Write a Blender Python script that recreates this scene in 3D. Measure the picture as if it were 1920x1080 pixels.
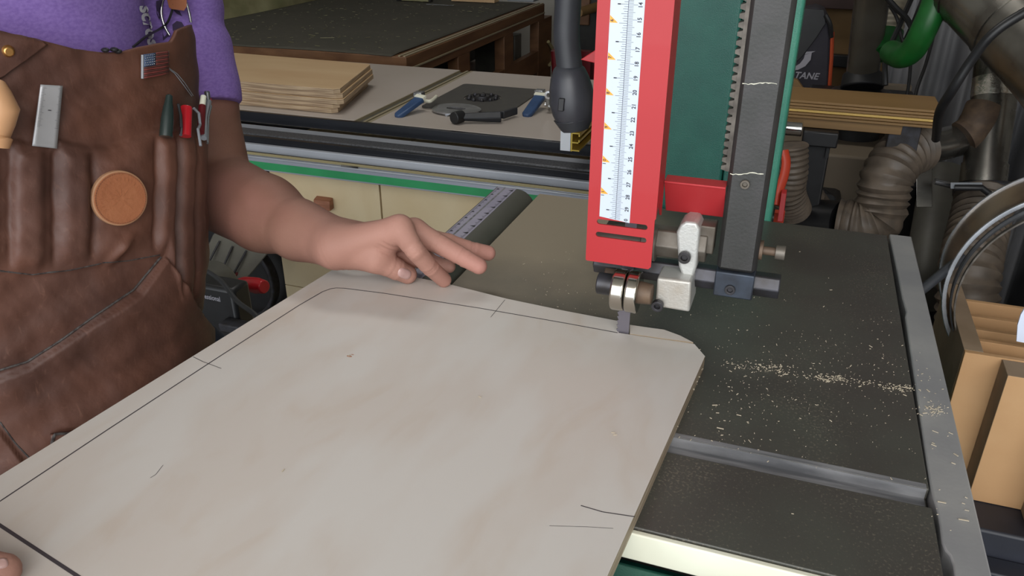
import bpy, bmesh, math, random
import numpy as np
from mathutils import Vector, Matrix
from mathutils.bvhtree import BVHTree
random.seed(7); np.random.seed(7)
for o in list(bpy.data.objects): bpy.data.objects.remove(o)
SC = bpy.context.scene; COL = SC.collection
PI = math.pi
# ---------------------------------------------------------------- camera, sky, light, exposure
F = 1492.; TH = math.radians(26.4); YAW = math.radians(19.7); CZ = 1.358
cam = bpy.data.objects.new('camera', bpy.data.cameras.new('camera')); COL.objects.link(cam)
cam.location = (0, 0, CZ); cam.rotation_euler = (PI/2 - TH, 0, YAW)
cam.data.sensor_width = 36; cam.data.lens = F/1920*36; cam.data.clip_start = .01
SC.camera = cam
SC.view_settings.view_transform = 'Standard'; SC.view_settings.look = 'None'
SC.view_settings.gamma = 1; SC.view_settings.use_curve_mapping = False
SC.view_settings.exposure = -0.08
W = bpy.data.worlds.new('World'); SC.world = W; W.use_nodes = True
wn = W.node_tree.nodes; wn['Background'].inputs[0].default_value = (.86, .93, 1, 1); wn['Background'].inputs[1].default_value = 1.9
def area(name, loc, rot, sx, sy, power, col):
    l = bpy.data.lights.new(name, 'AREA'); l.shape = 'RECTANGLE'; l.size = sx; l.size_y = sy; l.energy = power; l.color = col
    o = bpy.data.objects.new(name, l); COL.objects.link(o); o.location = loc; o.rotation_euler = rot
    return o
# daylight coming in through the open garage door behind the camera
area('daylight_through_door', (.6, -1.35, 2.45), (math.radians(40), 0, math.radians(15)), 2.6, 1.6, 66, (1, .985, .97))
area('daylight_low', (-.5, -2.1, 1.5), (math.radians(84), 0, math.radians(-4)), 2.6, 1.4, 26, (1, .99, .98))
area('overhead_fill', (-.9, 1.7, 2.66), (0, 0, 0), 1.2, .3, 10, (1, .97, .92))  # added, unseen fill lamp that brings more light from above

# ---------------------------------------------------------------- geometry of the view (pixel -> point on a real plane)
_c, _s = math.cos(TH), math.sin(TH)
FW = np.array([-math.sin(YAW)*_c, math.cos(YAW)*_c, -_s]); RT = np.array([math.cos(YAW), math.sin(YAW), 0.]); UP = np.cross(RT, FW)
CP = np.array([0, 0, CZ])
def ray(x, y): return FW + RT*(x-960)/F - UP*(y-540)/F
def PZ(x, y, z): d = ray(x, y); return CP + d*(z-CZ)/d[2]
def PY(x, y, Y): d = ray(x, y); return CP + d*Y/d[1]
def PX(x, y, X): d = ray(x, y); return CP + d*X/d[0]
def PD(x, y, D): return CP + ray(x, y)*D
def pr(p):
    q = np.asarray(p, float) - CP; z = q@FW
    return np.stack([960+F*(q@RT)/z, 540-F*(q@UP)/z, z], -1)

# ---------------------------------------------------------------- materials
def lin(c):
    return tuple([(v/255/12.92 if v/255 <= .04045 else ((v/255+.055)/1.055)**2.4) for v in c]) + (1,)
M = {}
def mat(name, c1, c2=None, scale=20, rough=.6, metal=0, bump=0, stretch=(1, 1, 1), lo=.35, hi=.65, detail=4, c3=None, s3=3, dist=0, bscale=None, coat=0, spec=None, rvar=0):
    m = bpy.data.materials.new(name); m.use_nodes = True; nt = m.node_tree; N = nt.nodes; L = nt.links
    b = N['Principled BSDF']; b.inputs['Roughness'].default_value = rough; b.inputs['Metallic'].default_value = metal
    if coat: b.inputs['Coat Weight'].default_value = coat
    if spec is not None: b.inputs['Specular IOR Level'].default_value = spec
    b.inputs['Base Color'].default_value = lin(c1)
    tc = N.new('ShaderNodeTexCoord'); mp = N.new('ShaderNodeMapping'); mp.inputs['Scale'].default_value = stretch
    L.new(tc.outputs['Object'], mp.inputs[0])
    if c2:
        n = N.new('ShaderNodeTexNoise'); n.inputs['Scale'].default_value = scale; n.inputs['Detail'].default_value = detail; n.inputs['Distortion'].default_value = dist
        L.new(mp.outputs[0], n.inputs['Vector'])
        r = N.new('ShaderNodeValToRGB'); r.color_ramp.elements[0].position = lo; r.color_ramp.elements[1].position = hi
        r.color_ramp.elements[0].color = lin(c1); r.color_ramp.elements[1].color = lin(c2)
        L.new(n.outputs[0], r.inputs[0]); out = r.outputs[0]
        if c3:
            n3 = N.new('ShaderNodeTexNoise'); n3.inputs['Scale'].default_value = s3; n3.inputs['Detail'].default_value = 3
            L.new(mp.outputs[0], n3.inputs['Vector'])
            r3 = N.new('ShaderNodeValToRGB'); r3.color_ramp.elements[0].position = .45; r3.color_ramp.elements[1].position = .62
            L.new(n3.outputs[0], r3.inputs[0])
            mx = N.new('ShaderNodeMix'); mx.data_type = 'RGBA'; L.new(r3.outputs[0], mx.inputs[0]); L.new(out, mx.inputs[6]); mx.inputs[7].default_value = lin(c3)
            out = mx.outputs[2]
        L.new(out, b.inputs['Base Color'])
        if rvar:
            ma = N.new('ShaderNodeMath'); ma.operation = 'MULTIPLY_ADD'; ma.inputs[1].default_value = rvar; ma.inputs[2].default_value = rough-rvar/2
            L.new(n.outputs[0], ma.inputs[0]); L.new(ma.outputs[0], b.inputs['Roughness'])
    if bump:
        n2 = N.new('ShaderNodeTexNoise'); n2.inputs['Scale'].default_value = bscale or scale*3; n2.inputs['Detail'].default_value = 5
        L.new(mp.outputs[0], n2.inputs['Vector'])
        bp = N.new('ShaderNodeBump'); bp.inputs['Strength'].default_value = bump; bp.inputs['Distance'].default_value = .002
        L.new(n2.outputs[0], bp.inputs['Height']); L.new(bp.outputs[0], b.inputs['Normal'])
    M[name] = m; return m
mat('birch', (196, 188, 180), (190, 177, 164), 17, .62, stretch=(1.2, .5, 1), lo=.5, hi=.85, detail=9, dist=1.8, c3=(200, 195, 189), s3=14, bump=.04, bscale=160)
mat('birch_edge', (196, 180, 156), (150, 130, 106), 60, .7, stretch=(.3, .3, 12))
mat('birch_knot', (168, 124, 98), rough=.6)
mat('pencil', (62, 56, 60), rough=.6)
mat('table_top', (71, 67, 63), (77, 78, 71), 9, .42, metal=.0, c3=(66, 61, 58), s3=4, bump=.05, bscale=600, rvar=.12)
mat('table_rim', (164, 163, 162), (146, 146, 148), 14, .42, metal=.2, bump=.05, bscale=300)
mat('steel_slot', (150, 150, 152), (98, 99, 102), 60, .45, metal=.2, stretch=(.25, 3, 1), detail=7)
mat('cream_paint', (232, 232, 214), (222, 220, 200), 12, .5)
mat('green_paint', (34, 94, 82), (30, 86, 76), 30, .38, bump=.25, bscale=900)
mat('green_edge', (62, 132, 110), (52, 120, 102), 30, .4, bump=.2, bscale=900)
mat('red_paint', (176, 48, 52), (170, 44, 48), 6, .38, coat=.1, spec=.3)
mat('tape_white', (196, 206, 220), rough=.35)
mat('ink', (48, 48, 56), rough=.6)
mat('orange', (240, 160, 50), rough=.4)
mat('post_steel', (66, 64, 64), (56, 56, 54), 30, .45, metal=.35, bump=.1, bscale=400)
mat('rack_steel', (104, 98, 90), (70, 64, 58), 90, .5, metal=.4)
mat('dark_steel', (74, 74, 80), (58, 56, 56), 60, .4, metal=.6)
mat('blue_steel', (66, 74, 86), (54, 58, 66), 60, .45, metal=.5)
mat('shaft_steel', (112, 106, 98), (88, 80, 70), 50, .45, metal=.4)
mat('rusty', (108, 88, 70), (86, 70, 58), 60, .6, metal=.2)
mat('cast_alu', (192, 192, 188), (172, 162, 148), 18, .45, metal=.45, bump=.15, bscale=500, lo=.5, hi=.75)
mat('bearing', (190, 185, 175), (150, 136, 112), 20, .16, metal=1, lo=.5, hi=.8)
mat('blade', (120, 116, 124), rough=.4, metal=.6)
mat('dark_beam', (54, 34, 30), (44, 28, 25), 10, .7)
mat('black_rubber', (40, 42, 46), (48, 50, 54), 40, .5)
mat('black', (22, 22, 24), (30, 30, 32), 30, .45)
mat('lamp_grey', (54, 55, 60), (48, 49, 54), 60, .42)
mat('fence_grey', (92, 92, 84), (86, 86, 78), 20, .42, metal=.2)
mat('laminate', (176, 166, 158), (170, 160, 150), 3, .5)
mat('ply_face', (198, 170, 132), (188, 156, 118), 5, .6, stretch=(.5, 2, 1), detail=6)
mat('ply_side', (196, 172, 140), (132, 108, 84), 40, .7, stretch=(.2, .2, 8))
mat('rail_black', (24, 25, 30), (34, 36, 42), 14, .25, metal=.3, stretch=(.3, 1, 1))
mat('rail_dust', (92, 94, 98), (60, 60, 64), 220, .5, metal=.3)
mat('rail_silver', (176, 180, 188), (156, 160, 168), 6, .35, metal=.25, stretch=(.6, 1, 1))
mat('rail_tan', (150, 138, 100), rough=.5)
mat('alu_white', (172, 176, 188), rough=.3, metal=.5)
mat('festool_green', (44, 150, 92), (36, 136, 82), 10, .4)
mat('cab_birch', (220, 202, 166), (210, 188, 148), 5, .5, stretch=(1, 1, .5), detail=6, dist=1)
mat('oak', (170, 112, 84), (134, 84, 60), 40, .55, stretch=(.3, 1, 3))
mat('mat_black', (72, 69, 60), (84, 80, 69), 40, .85, lo=.5, hi=.8, c3=(68, 66, 57), s3=5, bump=.3, bscale=300)
mat('bench_wood', (116, 82, 54), (96, 64, 40), 14, .5, stretch=(1, .3, 2))
mat('bench_strip', (170, 158, 130), rough=.4, metal=.3)
mat('router_plate', (62, 60, 58), (70, 68, 64), 30, .45)
mat('silver', (190, 192, 196), (150, 152, 156), 30, .25, metal=.9)
mat('blue_plastic', (52, 78, 116), (46, 70, 106), 30, .4)
mat('yellow_alu', (206, 178, 84), rough=.35, metal=.6)
mat('white_paint', (226, 230, 236), rough=.5)
mat('shirt', (146, 118, 190), (130, 102, 176), 260, .95, bump=.1, bscale=1400, stretch=(1, 1, 1.8))
mat('print_white', (238, 236, 244), (222, 218, 234), 300, .8)
mat('print_dark', (62, 50, 78), rough=.9)
mat('leather', (100, 66, 54), (78, 50, 41), 16, .55, bump=.18, bscale=200, c3=(106, 68, 53), s3=9, detail=9, rvar=.2)
mat('leather_light', (156, 98, 64), (144, 86, 54), 30, .5, bump=.2, bscale=300)
mat('patch_rim', (170, 128, 96), (150, 108, 78), 40, .7)
mat('thread', (50, 40, 38), (84, 80, 78), 300, .8)
mat('skin', (134, 97, 82), (126, 88, 74), 30, .62, c3=(140, 98, 86), s3=11, bump=.15, bscale=420, spec=.3)
mat('nail', (186, 150, 144), rough=.3, coat=.2)
mat('lip', (164, 92, 84), rough=.5)
mat('eye', (232, 228, 222), rough=.2)
mat('hair', (44, 32, 26), (60, 44, 34), 200, .7)
mat('denim', (52, 62, 84), (62, 72, 94), 300, .9)
mat('brass', (200, 150, 90), rough=.3, metal=.9)
mat('chrome', (205, 205, 205), rough=.12, metal=1)
mat('flag_blue', (66, 82, 112), rough=.5); mat('flag_red', (126, 62, 58), rough=.45); mat('flag_pale', (92, 56, 52), rough=.4)
mat('wood_handle', (204, 158, 118), (186, 140, 100), 10, .4, stretch=(1, 1, .3))
mat('ruler_steel', (178, 178, 180), (164, 164, 166), 20, .4, metal=.25)
mat('scale_violet', (176, 172, 190), (160, 156, 176), 20, .4, metal=.2)
mat('pen_green', (34, 46, 44), rough=.25, coat=.3)
mat('red_plastic', (196, 32, 44), (186, 28, 40), 20, .3, coat=.3)
mat('maroon', (96, 24, 30), rough=.35)
mat('grey_plastic', (130, 134, 140), rough=.4)
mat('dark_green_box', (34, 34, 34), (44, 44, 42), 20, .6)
mat('grey_case', (96, 94, 86), (82, 80, 74), 20, .45)
mat('hose_dark', (104, 92, 80), (84, 75, 66), 40, .5)
mat('hose_white', (150, 144, 128), (130, 122, 106), 40, .5)
mat('hose_green', (18, 92, 34), (14, 80, 28), 30, .45)
mat('galvanised', (150, 148, 142), (112, 108, 102), 14, .26, metal=.9, rvar=.2, bump=.06, bscale=30)
mat('foil', (235, 230, 220), (190, 186, 178), 60, .22, metal=.9, bump=1, bscale=60)
mat('wall_grey', (176, 172, 164), (166, 162, 154), 2, .8)
mat('floor_concrete', (110, 106, 100), (94, 90, 84), 4, .7)
mat('panel_cream', (128, 116, 100), (122, 110, 94), 3, .6)
mat('plastic_sheet', (140, 140, 142), (120, 120, 124), 4, .4)
mat('lumber', (140, 108, 66), (120, 92, 54), 8, .55, stretch=(.15, 1, 5), detail=6)
mat('lumber_line', (206, 172, 96), rough=.5)
mat('ply_brown', (128, 100, 62), (112, 86, 52), 4, .7)
mat('bag_black', (44, 42, 50), (52, 50, 58), 20, .8)
mat('orange_trim', (180, 70, 30), rough=.6)
mat('logo_grey', (150, 148, 156), rough=.7)
mat('orange_red', (190, 62, 36), rough=.45)
mat('mdf', (184, 146, 104), (176, 136, 94), 14, .75, bump=.05, bscale=300, c3=(168, 130, 90), s3=4)
mat('mdf_edge_shade', (140, 120, 98), (128, 108, 86), 30, .8)  # darker tone: cut edges, plus painted-in shade of the side faces
mat('band_steel', (150, 132, 108), (84, 70, 60), 14, .25, metal=.6, lo=.4, hi=.6)  # brown-gold reflections of the polished band are put into its colour
mat('navy', (40, 42, 52), (34, 36, 44), 20, .5)
mat('torn_paper', (206, 214, 232), rough=.6)
mat('chip', (196, 184, 162), rough=.8)
mat('planks', (112, 72, 62), (92, 58, 50), 6, .6, stretch=(3, .3, 1))
mat('dusty_plastic', (150, 146, 110), (104, 98, 66), 7, .5, c3=(120, 122, 84), s3=4, bump=.3, bscale=14)
mat('tubeglass', (88, 84, 76), (70, 62, 52), 8, .25, metal=.3)

# scuffs and scratches of the worn leather
_n = M['leather'].node_tree; _N = _n.nodes; _L = _n.links; _b = _N['Principled BSDF']; _src = _b.inputs['Base Color'].links[0].from_socket
_tc = _N.new('ShaderNodeTexCoord')
for _st, _rot, _sc, _th, _am, _cl in (((1, 6, 1), (.3, .5, .9), 60, .68, .28, (142, 102, 84)), ((6, 1, 2), (1.2, .1, .3), 55, .68, .25, (140, 102, 86)), ((1, 1, 1), (0, 0, 0), 18, .58, .28, (62, 40, 33))):
    _mp = _N.new('ShaderNodeMapping'); _mp.inputs['Scale'].default_value = _st; _mp.inputs['Rotation'].default_value = _rot; _L.new(_tc.outputs['Object'], _mp.inputs[0])
    _nz = _N.new('ShaderNodeTexNoise'); _nz.inputs['Scale'].default_value = _sc; _nz.inputs['Detail'].default_value = 7; _nz.inputs['Distortion'].default_value = .6; _L.new(_mp.outputs[0], _nz.inputs['Vector'])
    _mr = _N.new('ShaderNodeMapRange'); _mr.inputs[1].default_value = _th-.06; _mr.inputs[2].default_value = _th+.08; _mr.inputs[4].default_value = _am; _L.new(_nz.outputs[0], _mr.inputs[0])
    _mx = _N.new('ShaderNodeMix'); _mx.data_type = 'RGBA'; _L.new(_mr.outputs[0], _mx.inputs[0]); _L.new(_src, _mx.inputs[6]); _mx.inputs[7].default_value = lin(_cl); _src = _mx.outputs[2]
_L.new(_src, _b.inputs['Base Color'])
# skin turns pinker and paler towards the hands
_n = M['skin'].node_tree; _N = _n.nodes; _L = _n.links; _b = _N['Principled BSDF']; _src = _b.inputs['Base Color'].links[0].from_socket
_tc = _N.new('ShaderNodeTexCoord'); _sx = _N.new('ShaderNodeSeparateXYZ'); _L.new(_tc.outputs['Object'], _sx.inputs[0])
_mr = _N.new('ShaderNodeMapRange'); _mr.inputs[1].default_value = .16; _mr.inputs[2].default_value = .30; _L.new(_sx.outputs[0], _mr.inputs[0])
_mx = _N.new('ShaderNodeMix'); _mx.data_type = 'RGBA'; _L.new(_mr.outputs[0], _mx.inputs[0]); _L.new(_src, _mx.inputs[6]); _mx.inputs[7].default_value = lin((170, 127, 113)); _L.new(_mx.outputs[2], _b.inputs['Base Color'])
_m2 = _N.new('ShaderNodeMapRange'); _m2.inputs[1].default_value = .34; _m2.inputs[2].default_value = .42; _m2.inputs[4].default_value = .6; _L.new(_sx.outputs[0], _m2.inputs[0])
_my = _N.new('ShaderNodeMix'); _my.data_type = 'RGBA'; _L.new(_m2.outputs[0], _my.inputs[0]); _L.new(_mx.outputs[2], _my.inputs[6]); _my.inputs[7].default_value = lin((186, 124, 116)); _L.new(_my.outputs[2], _b.inputs['Base Color'])

# ---------------------------------------------------------------- helpers
def origin_of(o):
    p = Vector((0, 0, 0))
    while o: p += o.location; o = o.parent
    return p
def thing(name, label, cat, loc=(0, 0, 0), group=None):
    o = bpy.data.objects.new(name, None); COL.objects.link(o); o.empty_display_size = .05
    o.location = loc; o['label'] = label; o['category'] = cat
    if group: o['group'] = group
    return o
def tag(o, label, cat, group=None, kind=None):
    o['label'] = label; o['category'] = cat
    if group: o['group'] = group
    if kind: o['kind'] = kind
    return o
class MB:
    def __init__(s): s.v = []; s.f = []; s.m = []; s.mi = 0
    def add(s, vs, fs):
        n = len(s.v); s.v += [tuple(map(float, p)) for p in vs]
        s.f += [tuple(int(i)+n for i in f) for f in fs]; s.m += [s.mi]*len(fs); return s
    def mat(s, i): s.mi = i; return s
    def box(s, x0, x1, y0, y1, z0, z1):
        return s.add([(x0, y0, z0), (x1, y0, z0), (x1, y1, z0), (x0, y1, z0), (x0, y0, z1), (x1, y0, z1), (x1, y1, z1), (x0, y1, z1)],
                     [(3, 2, 1, 0), (4, 5, 6, 7), (0, 1, 5, 4), (1, 2, 6, 5), (2, 3, 7, 6), (3, 0, 4, 7)])
    def obox(s, c, ax, ay, az):      # centre and three half-axis vectors
        c, ax, ay, az = [np.asarray(q, float) for q in (c, ax, ay, az)]
        if np.dot(np.cross(ax, ay), az) < 0: ax = -ax
        vs = [c+i*ax+j*ay+k*az for k in (-1, 1) for i, j in ((-1, -1), (1, -1), (1, 1), (-1, 1))]
        return s.add(vs, [(3, 2, 1, 0), (4, 5, 6, 7), (0, 1, 5, 4), (1, 2, 6, 5), (2, 3, 7, 6), (3, 0, 4, 7)])
    def prism(s, poly, off):         # polygon of 3-D points extruded by vector
        p = [np.asarray(q, float) for q in poly]; off = np.asarray(off, float); n = len(p)
        nr = sum((np.cross(p[i], p[(i+1) % n]) for i in range(n)), np.zeros(3))
        if np.dot(nr, off) > 0: p = p[::-1]
        return s.add(p+[q+off for q in p], [tuple(range(n)), tuple(range(2*n-1, n-1, -1))] + [(i, n+i, n+(i+1) % n, (i+1) % n) for i in range(n)])
    def tube(s, path, r, seg=14, cap=True, flat=None):
        P = [np.asarray(q, float) for q in path]; n = len(P); R = r if hasattr(r, '__len__') else [r]*n
        T = [P[min(i+1, n-1)]-P[max(i-1, 0)] for i in range(n)]; T = [t/(np.linalg.norm(t)+1e-12) for t in T]
        u = np.cross(T[0], (0, 0, 1)); u = np.cross(T[0], (1, 0, 0)) if np.linalg.norm(u) < .05 else u
        vs = []
        for i in range(n):
            u = u-T[i]*np.dot(u, T[i]); u /= np.linalg.norm(u)+1e-12; w = np.cross(T[i], u)
            for k in range(seg):
                a = 2*PI*k/seg; vs.append(P[i]+R[i]*(math.cos(a)*u+(flat or 1)*math.sin(a)*w))
        fs = [(i*seg+k, i*seg+(k+1) % seg, (i+1)*seg+(k+1) % seg, (i+1)*seg+k) for i in range(n-1) for k in range(seg)]
        if cap: fs += [tuple(range(seg-1, -1, -1)), tuple(range((n-1)*seg, n*seg))]
        return s.add(vs, fs)
    def cyl(s, a, b, r, r2=None, seg=24): return s.tube([a, b], [r, r if r2 is None else r2], seg)
    def ball(s, c, r, sx=1, sy=1, sz=1, nu=16, nv=10):
        vs = [(c[0], c[1], c[2]-r*sz)]
        for j in range(1, nv):
            t = -PI/2+PI*j/nv
            for i in range(nu): a = 2*PI*i/nu; vs.append((c[0]+r*sx*math.cos(t)*math.cos(a), c[1]+r*sy*math.cos(t)*math.sin(a), c[2]+r*sz*math.sin(t)))
        vs.append((c[0], c[1], c[2]+r*sz)); fs = [(0, 1+(i+1) % nu, 1+i) for i in range(nu)]
        for j in range(nv-2):
            for i in range(nu): a = 1+j*nu; fs.append((a+i, a+(i+1) % nu, a+nu+(i+1) % nu, a+nu+i))
        l = 1+(nv-2)*nu; fs += [(l+i, l+(i+1) % nu, len(vs)-1) for i in range(nu)]
        return s.add(vs, fs)
    def ring(s, c, axis, ro, ri, w, seg=48):   # a washer / ring of width w along axis
        c = np.asarray(c, float); axis = np.asarray(axis, float); axis = axis/np.linalg.norm(axis)
        u = np.cross(axis, (0, 0, 1)); u = np.cross(axis, (1, 0, 0)) if np.linalg.norm(u) < .1 else u; u /= np.linalg.norm(u); v = np.cross(axis, u)
        vs = []
        for k in range(seg):
            a = 2*PI*k/seg; d = math.cos(a)*u+math.sin(a)*v
            vs += [c+d*ro-axis*w/2, c+d*ro+axis*w/2, c+d*ri+axis*w/2, c+d*ri-axis*w/2]
        fs = []
        for k in range(seg):
            a = 4*k; b = 4*((k+1) % seg)
            for j in range(4): fs.append((a+j, b+j, b+(j+1) % 4, a+(j+1) % 4))
        return s.add(vs, fs)
    def build(s, name, mats, parent=None, bevel=0, smooth=40, solid=0, seg=2):
        v = np.array(s.v, float)
        if parent is None:
            org = np.array([(v[:, 0].min()+v[:, 0].max())/2, (v[:, 1].min()+v[:, 1].max())/2, v[:, 2].min()])
        else: org = np.array(origin_of(parent))
        me = bpy.data.meshes.new(name); me.from_pydata((v-org).tolist(), [], s.f); 
        for m in (mats if isinstance(mats, (list, tuple)) else [mats]): me.materials.append(M[m])
        me.polygons.foreach_set('material_index', s.m)
        me.polygons.foreach_set('use_smooth', [True]*len(me.polygons)); me.update()
        me.set_sharp_from_angle(angle=math.radians(smooth))
        o = bpy.data.objects.new(name, me); COL.objects.link(o)
        if parent is None: o.location = org
        else: o.parent = parent
        if solid:
            k = o.modifiers.new('solid', 'SOLIDIFY'); k.thickness = solid; k.offset = -1
        if bevel:
            k = o.modifiers.new('bevel', 'BEVEL'); k.width = bevel; k.segments = seg; k.limit_method = 'ANGLE'; k.angle_limit = math.radians(50)
            k.harden_normals = False
        return o
def struct(name, mb, m, parent=None, **k):
    o = mb.build(name, m, parent, **k)
    if parent is None: o['kind'] = 'structure'
    return o
def curve_mesh(loops, ext):         # 2-D loops with holes -> (verts, faces) of a plate of thickness 2*ext
    cu = bpy.data.curves.new('tmp', 'CURVE'); cu.dimensions = '2D'; cu.fill_mode = 'BOTH'; cu.extrude = ext
    for lp in loops:
        sp = cu.splines.new('POLY'); sp.points.add(len(lp)-1)
        for i, p in enumerate(lp): sp.points[i].co = (p[0], p[1], 0, 1)
        sp.use_cyclic_u = True
    return _tomesh(cu)
def _tomesh(cu):
    o = bpy.data.objects.new('tmp', cu); COL.objects.link(o)
    dg = bpy.context.evaluated_depsgraph_get(); me = bpy.data.meshes.new_from_object(o.evaluated_get(dg))
    v = [tuple(q.co) for q in me.vertices]; f = [tuple(p.vertices) for p in me.polygons]
    bpy.data.objects.remove(o); bpy.data.meshes.remove(me); bpy.data.curves.remove(cu)
    return v, f
def text2d(t, size, ext=.0, align='CENTER', shear=0, bold=0):
    cu = bpy.data.curves.new('tmp', 'FONT'); cu.body = t; cu.size = size; cu.extrude = ext; cu.align_x = align; cu.align_y = 'CENTER'; cu.shear = shear; cu.offset = bold; cu.resolution_u = 3
    return _tomesh(cu)
def put(mb, vf, o, ux, uy, uz):     # place 2-D shape with a basis
    o, ux, uy, uz = [np.asarray(q, float) for q in (o, ux, uy, uz)]
    mb.add([o+v[0]*ux+v[1]*uy+v[2]*uz for v in vf[0]], vf[1])
def stadium(cx, cy, w, h, n=8, ang=0):
    r = h/2; out = []
    for k in range(n+1): a = -PI/2+PI*k/n; out.append((cx+w/2-r+r*math.cos(a), cy+r*math.sin(a)))
    for k in range(n+1): a = PI/2+PI*k/n; out.append((cx-w/2+r+r*math.cos(a), cy+r*math.sin(a)))
    return out
def spline(pts, n=12):
    P = [np.asarray(p, float) for p in pts]; P = [2*P[0]-P[1]]+P+[2*P[-1]-P[-2]]; out = []
    for i in range(1, len(P)-2):
        for k in range(n):
            t = k/n; a, b, c, d = P[i-1:i+3]
            out.append(.5*((2*b)+(-a+c)*t+(2*a-5*b+4*c-d)*t*t+(-a+3*b-3*c+d)*t**3))
    out.append(P[-2]); return out
def hose(path, r, pitch, depth, seg=22):   # corrugated hose along a spline
    P = spline(path, 24); L = np.cumsum([0]+[np.linalg.norm(P[i+1]-P[i]) for i in range(len(P)-1)])
    n = int(L[-1]/pitch*4); s = np.linspace(0, L[-1], n); A = np.array(P)
    Q = np.stack([np.interp(s, L, A[:, k]) for k in range(3)], 1); R = [r+depth*math.sin(2*PI*x/pitch) for x in s]
    return MB().tube(list(Q), R, seg)

# ---------------------------------------------------------------- the room
struct('floor', MB().box(-3.2, 2.4, -2.2, 4.6, -.05, 0), 'floor_concrete')
struct('ceiling', MB().box(-3.2, 2.4, -2.2, 4.6, 2.7, 2.75), 'wall_grey')
struct('wall_back', MB().box(-3.2, 2.4, 4.5, 4.6, 0, 2.7), 'wall_grey')
struct('wall_left', MB().box(-3.3, -3.2, -2.2, 4.6, 0, 2.7), 'wall_grey')
struct('wall_right', MB().box(2.4, 2.5, -2.2, 4.6, 0, 2.7), 'wall_grey')
# ================================================================ BANDSAW
TZ = 1.0                                   # table height
BS = thing('bandsaw', 'green bandsaw with red blade guard and dark cast table under the plywood', 'bandsaw', (-.08, .67, 0))
TX0, TX1, TY0, TY1 = -.304, .149, .386, .957
mb = MB()
mb.box(TX0, .1225, TY0, TY1, TZ-.022, TZ-.0095)
mb.box(TX0, .1225, TY0, .4685, TZ-.0095, TZ); mb.box(TX0, .1225, .4875, TY1, TZ-.0095, TZ)
mb.box(TX0+.02, TX1-.02, TY0+.02, TY1-.02, TZ-.05, TZ-.022)
tab = mb.build('table', 'table_top', BS, bevel=.0008)
# dusty film on the back left of the table, a worn dark area elsewhere: where the sawdust lies
nt = M['table_top'].node_tree; N = nt.nodes; L = nt.links; bs = N['Principled BSDF']
src = bs.inputs['Base Color'].links[0].from_socket
g = N.new('ShaderNodeNewGeometry'); sep = N.new('ShaderNodeSeparateXYZ'); L.new(g.outputs['Position'], sep.inputs[0])
nz = N.new('ShaderNodeTexNoise'); nz.inputs['Scale'].default_value = 11; nz.inputs['Detail'].default_value = 8; L.new(g.outputs['Position'], nz.inputs['Vector'])
def mth(op, a, b=None, c=None):
    m = N.new('ShaderNodeMath'); m.operation = op
    for i, q in enumerate((a, b, c)):
        if q is None: continue
        if hasattr(q, 'links'): L.new(q, m.inputs[i])
        else: m.inputs[i].default_value = q
    return m.outputs[0]
x = mth('MULTIPLY_ADD', sep.outputs[0], -9., -.85)
y = mth('MULTIPLY_ADD', sep.outputs[1], 6., -3.6)
msk = mth('ADD', mth('ADD', mth('MINIMUM', x, y), mth('MULTIPLY_ADD', nz.outputs[0], 1.0, -.5)), 0.)
cl = N.new('ShaderNodeClamp'); L.new(msk, cl.inputs[0])
mx = N.new('ShaderNodeMix'); mx.data_type = 'RGBA'; L.new(cl.outputs[0], mx.inputs[0]); L.new(src, mx.inputs[6]); mx.inputs[7].default_value = lin((146, 134, 114))
sp = N.new('ShaderNodeTexNoise'); sp.inputs['Scale'].default_value = 520; sp.inputs['Detail'].default_value = 2; L.new(g.outputs['Position'], sp.inputs['Vector'])
nl = N.new('ShaderNodeTexNoise'); nl.inputs['Scale'].default_value = 14; L.new(g.outputs['Position'], nl.inputs['Vector'])
thr = mth('MULTIPLY_ADD', nl.outputs[0], .35, .43)
sm = N.new('ShaderNodeClamp'); L.new(mth('MULTIPLY', mth('SUBTRACT', sp.outputs[0], thr), 9.), sm.inputs[0])
m2 = N.new('ShaderNodeMix'); m2.data_type = 'RGBA'; L.new(mth('MULTIPLY', sm.outputs[0], .28), m2.inputs[0]); L.new(mx.outputs[2], m2.inputs[6]); m2.inputs[7].default_value = lin((150, 140, 122)); L.new(m2.outputs[2], bs.inputs['Base Color'])
rr = mth('MULTIPLY_ADD', cl.outputs[0], .18, .4); L.new(rr, bs.inputs['Roughness'])
# rim strip with its stepped inner edge
rim = [PZ(*p, TZ) for p in [(1668, 443), (1706, 445)]]
inner = [PZ(*p, TZ) for p in [(1668, 443), (1682, 510), (1692, 560), (1699, 585), (1697, 594), (1704, 640), (1716, 720), (1732, 830), (1745, 915), (1750, 935), (1757, 958), (1762, 985), (1766, 1018), (1772, 1032), (1781, 1042), (1787, 1060), (1791, 1085)]]
poly = [(p[0], p[1]) for p in inner] + [(inner[-1][0]+.003, TY0), (TX1, TY0), (TX1, TY1+.004), (inner[0][0], TY1+.004)]
mb = MB().prism([(p[0], p[1], TZ-.022) for p in poly], (0, 0, .0226)); mb.build('table_rim', 'table_rim', BS, bevel=.0012)
mb = MB().box(TX0+.001, .121, .4688, .4872, TZ-.0093, TZ-.0082); mb.box(TX0+.001, .121, .4872, .4874, TZ-.0085, TZ-.0004); mb.box(TX0+.001,.121,.4876,.4925,TZ,TZ+.00015)  # last strip is a highlight painted along the slot lip
mb.build('miter_slot', 'steel_slot', BS)
mb = MB().box(TX0, TX1, TY0-.005, TY0-.0006, TZ-.023, TZ-.0012); mb.build('table_front_edge', 'cream_paint', BS, bevel=.001)
mb = MB().box(-.25, .08, .384, .90, .62, TZ-.0515); mb.box(-.26, .10, .30, .3808, .60, TZ-.0236); mb.build('cabinet', 'green_paint', BS, bevel=.006)
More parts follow.
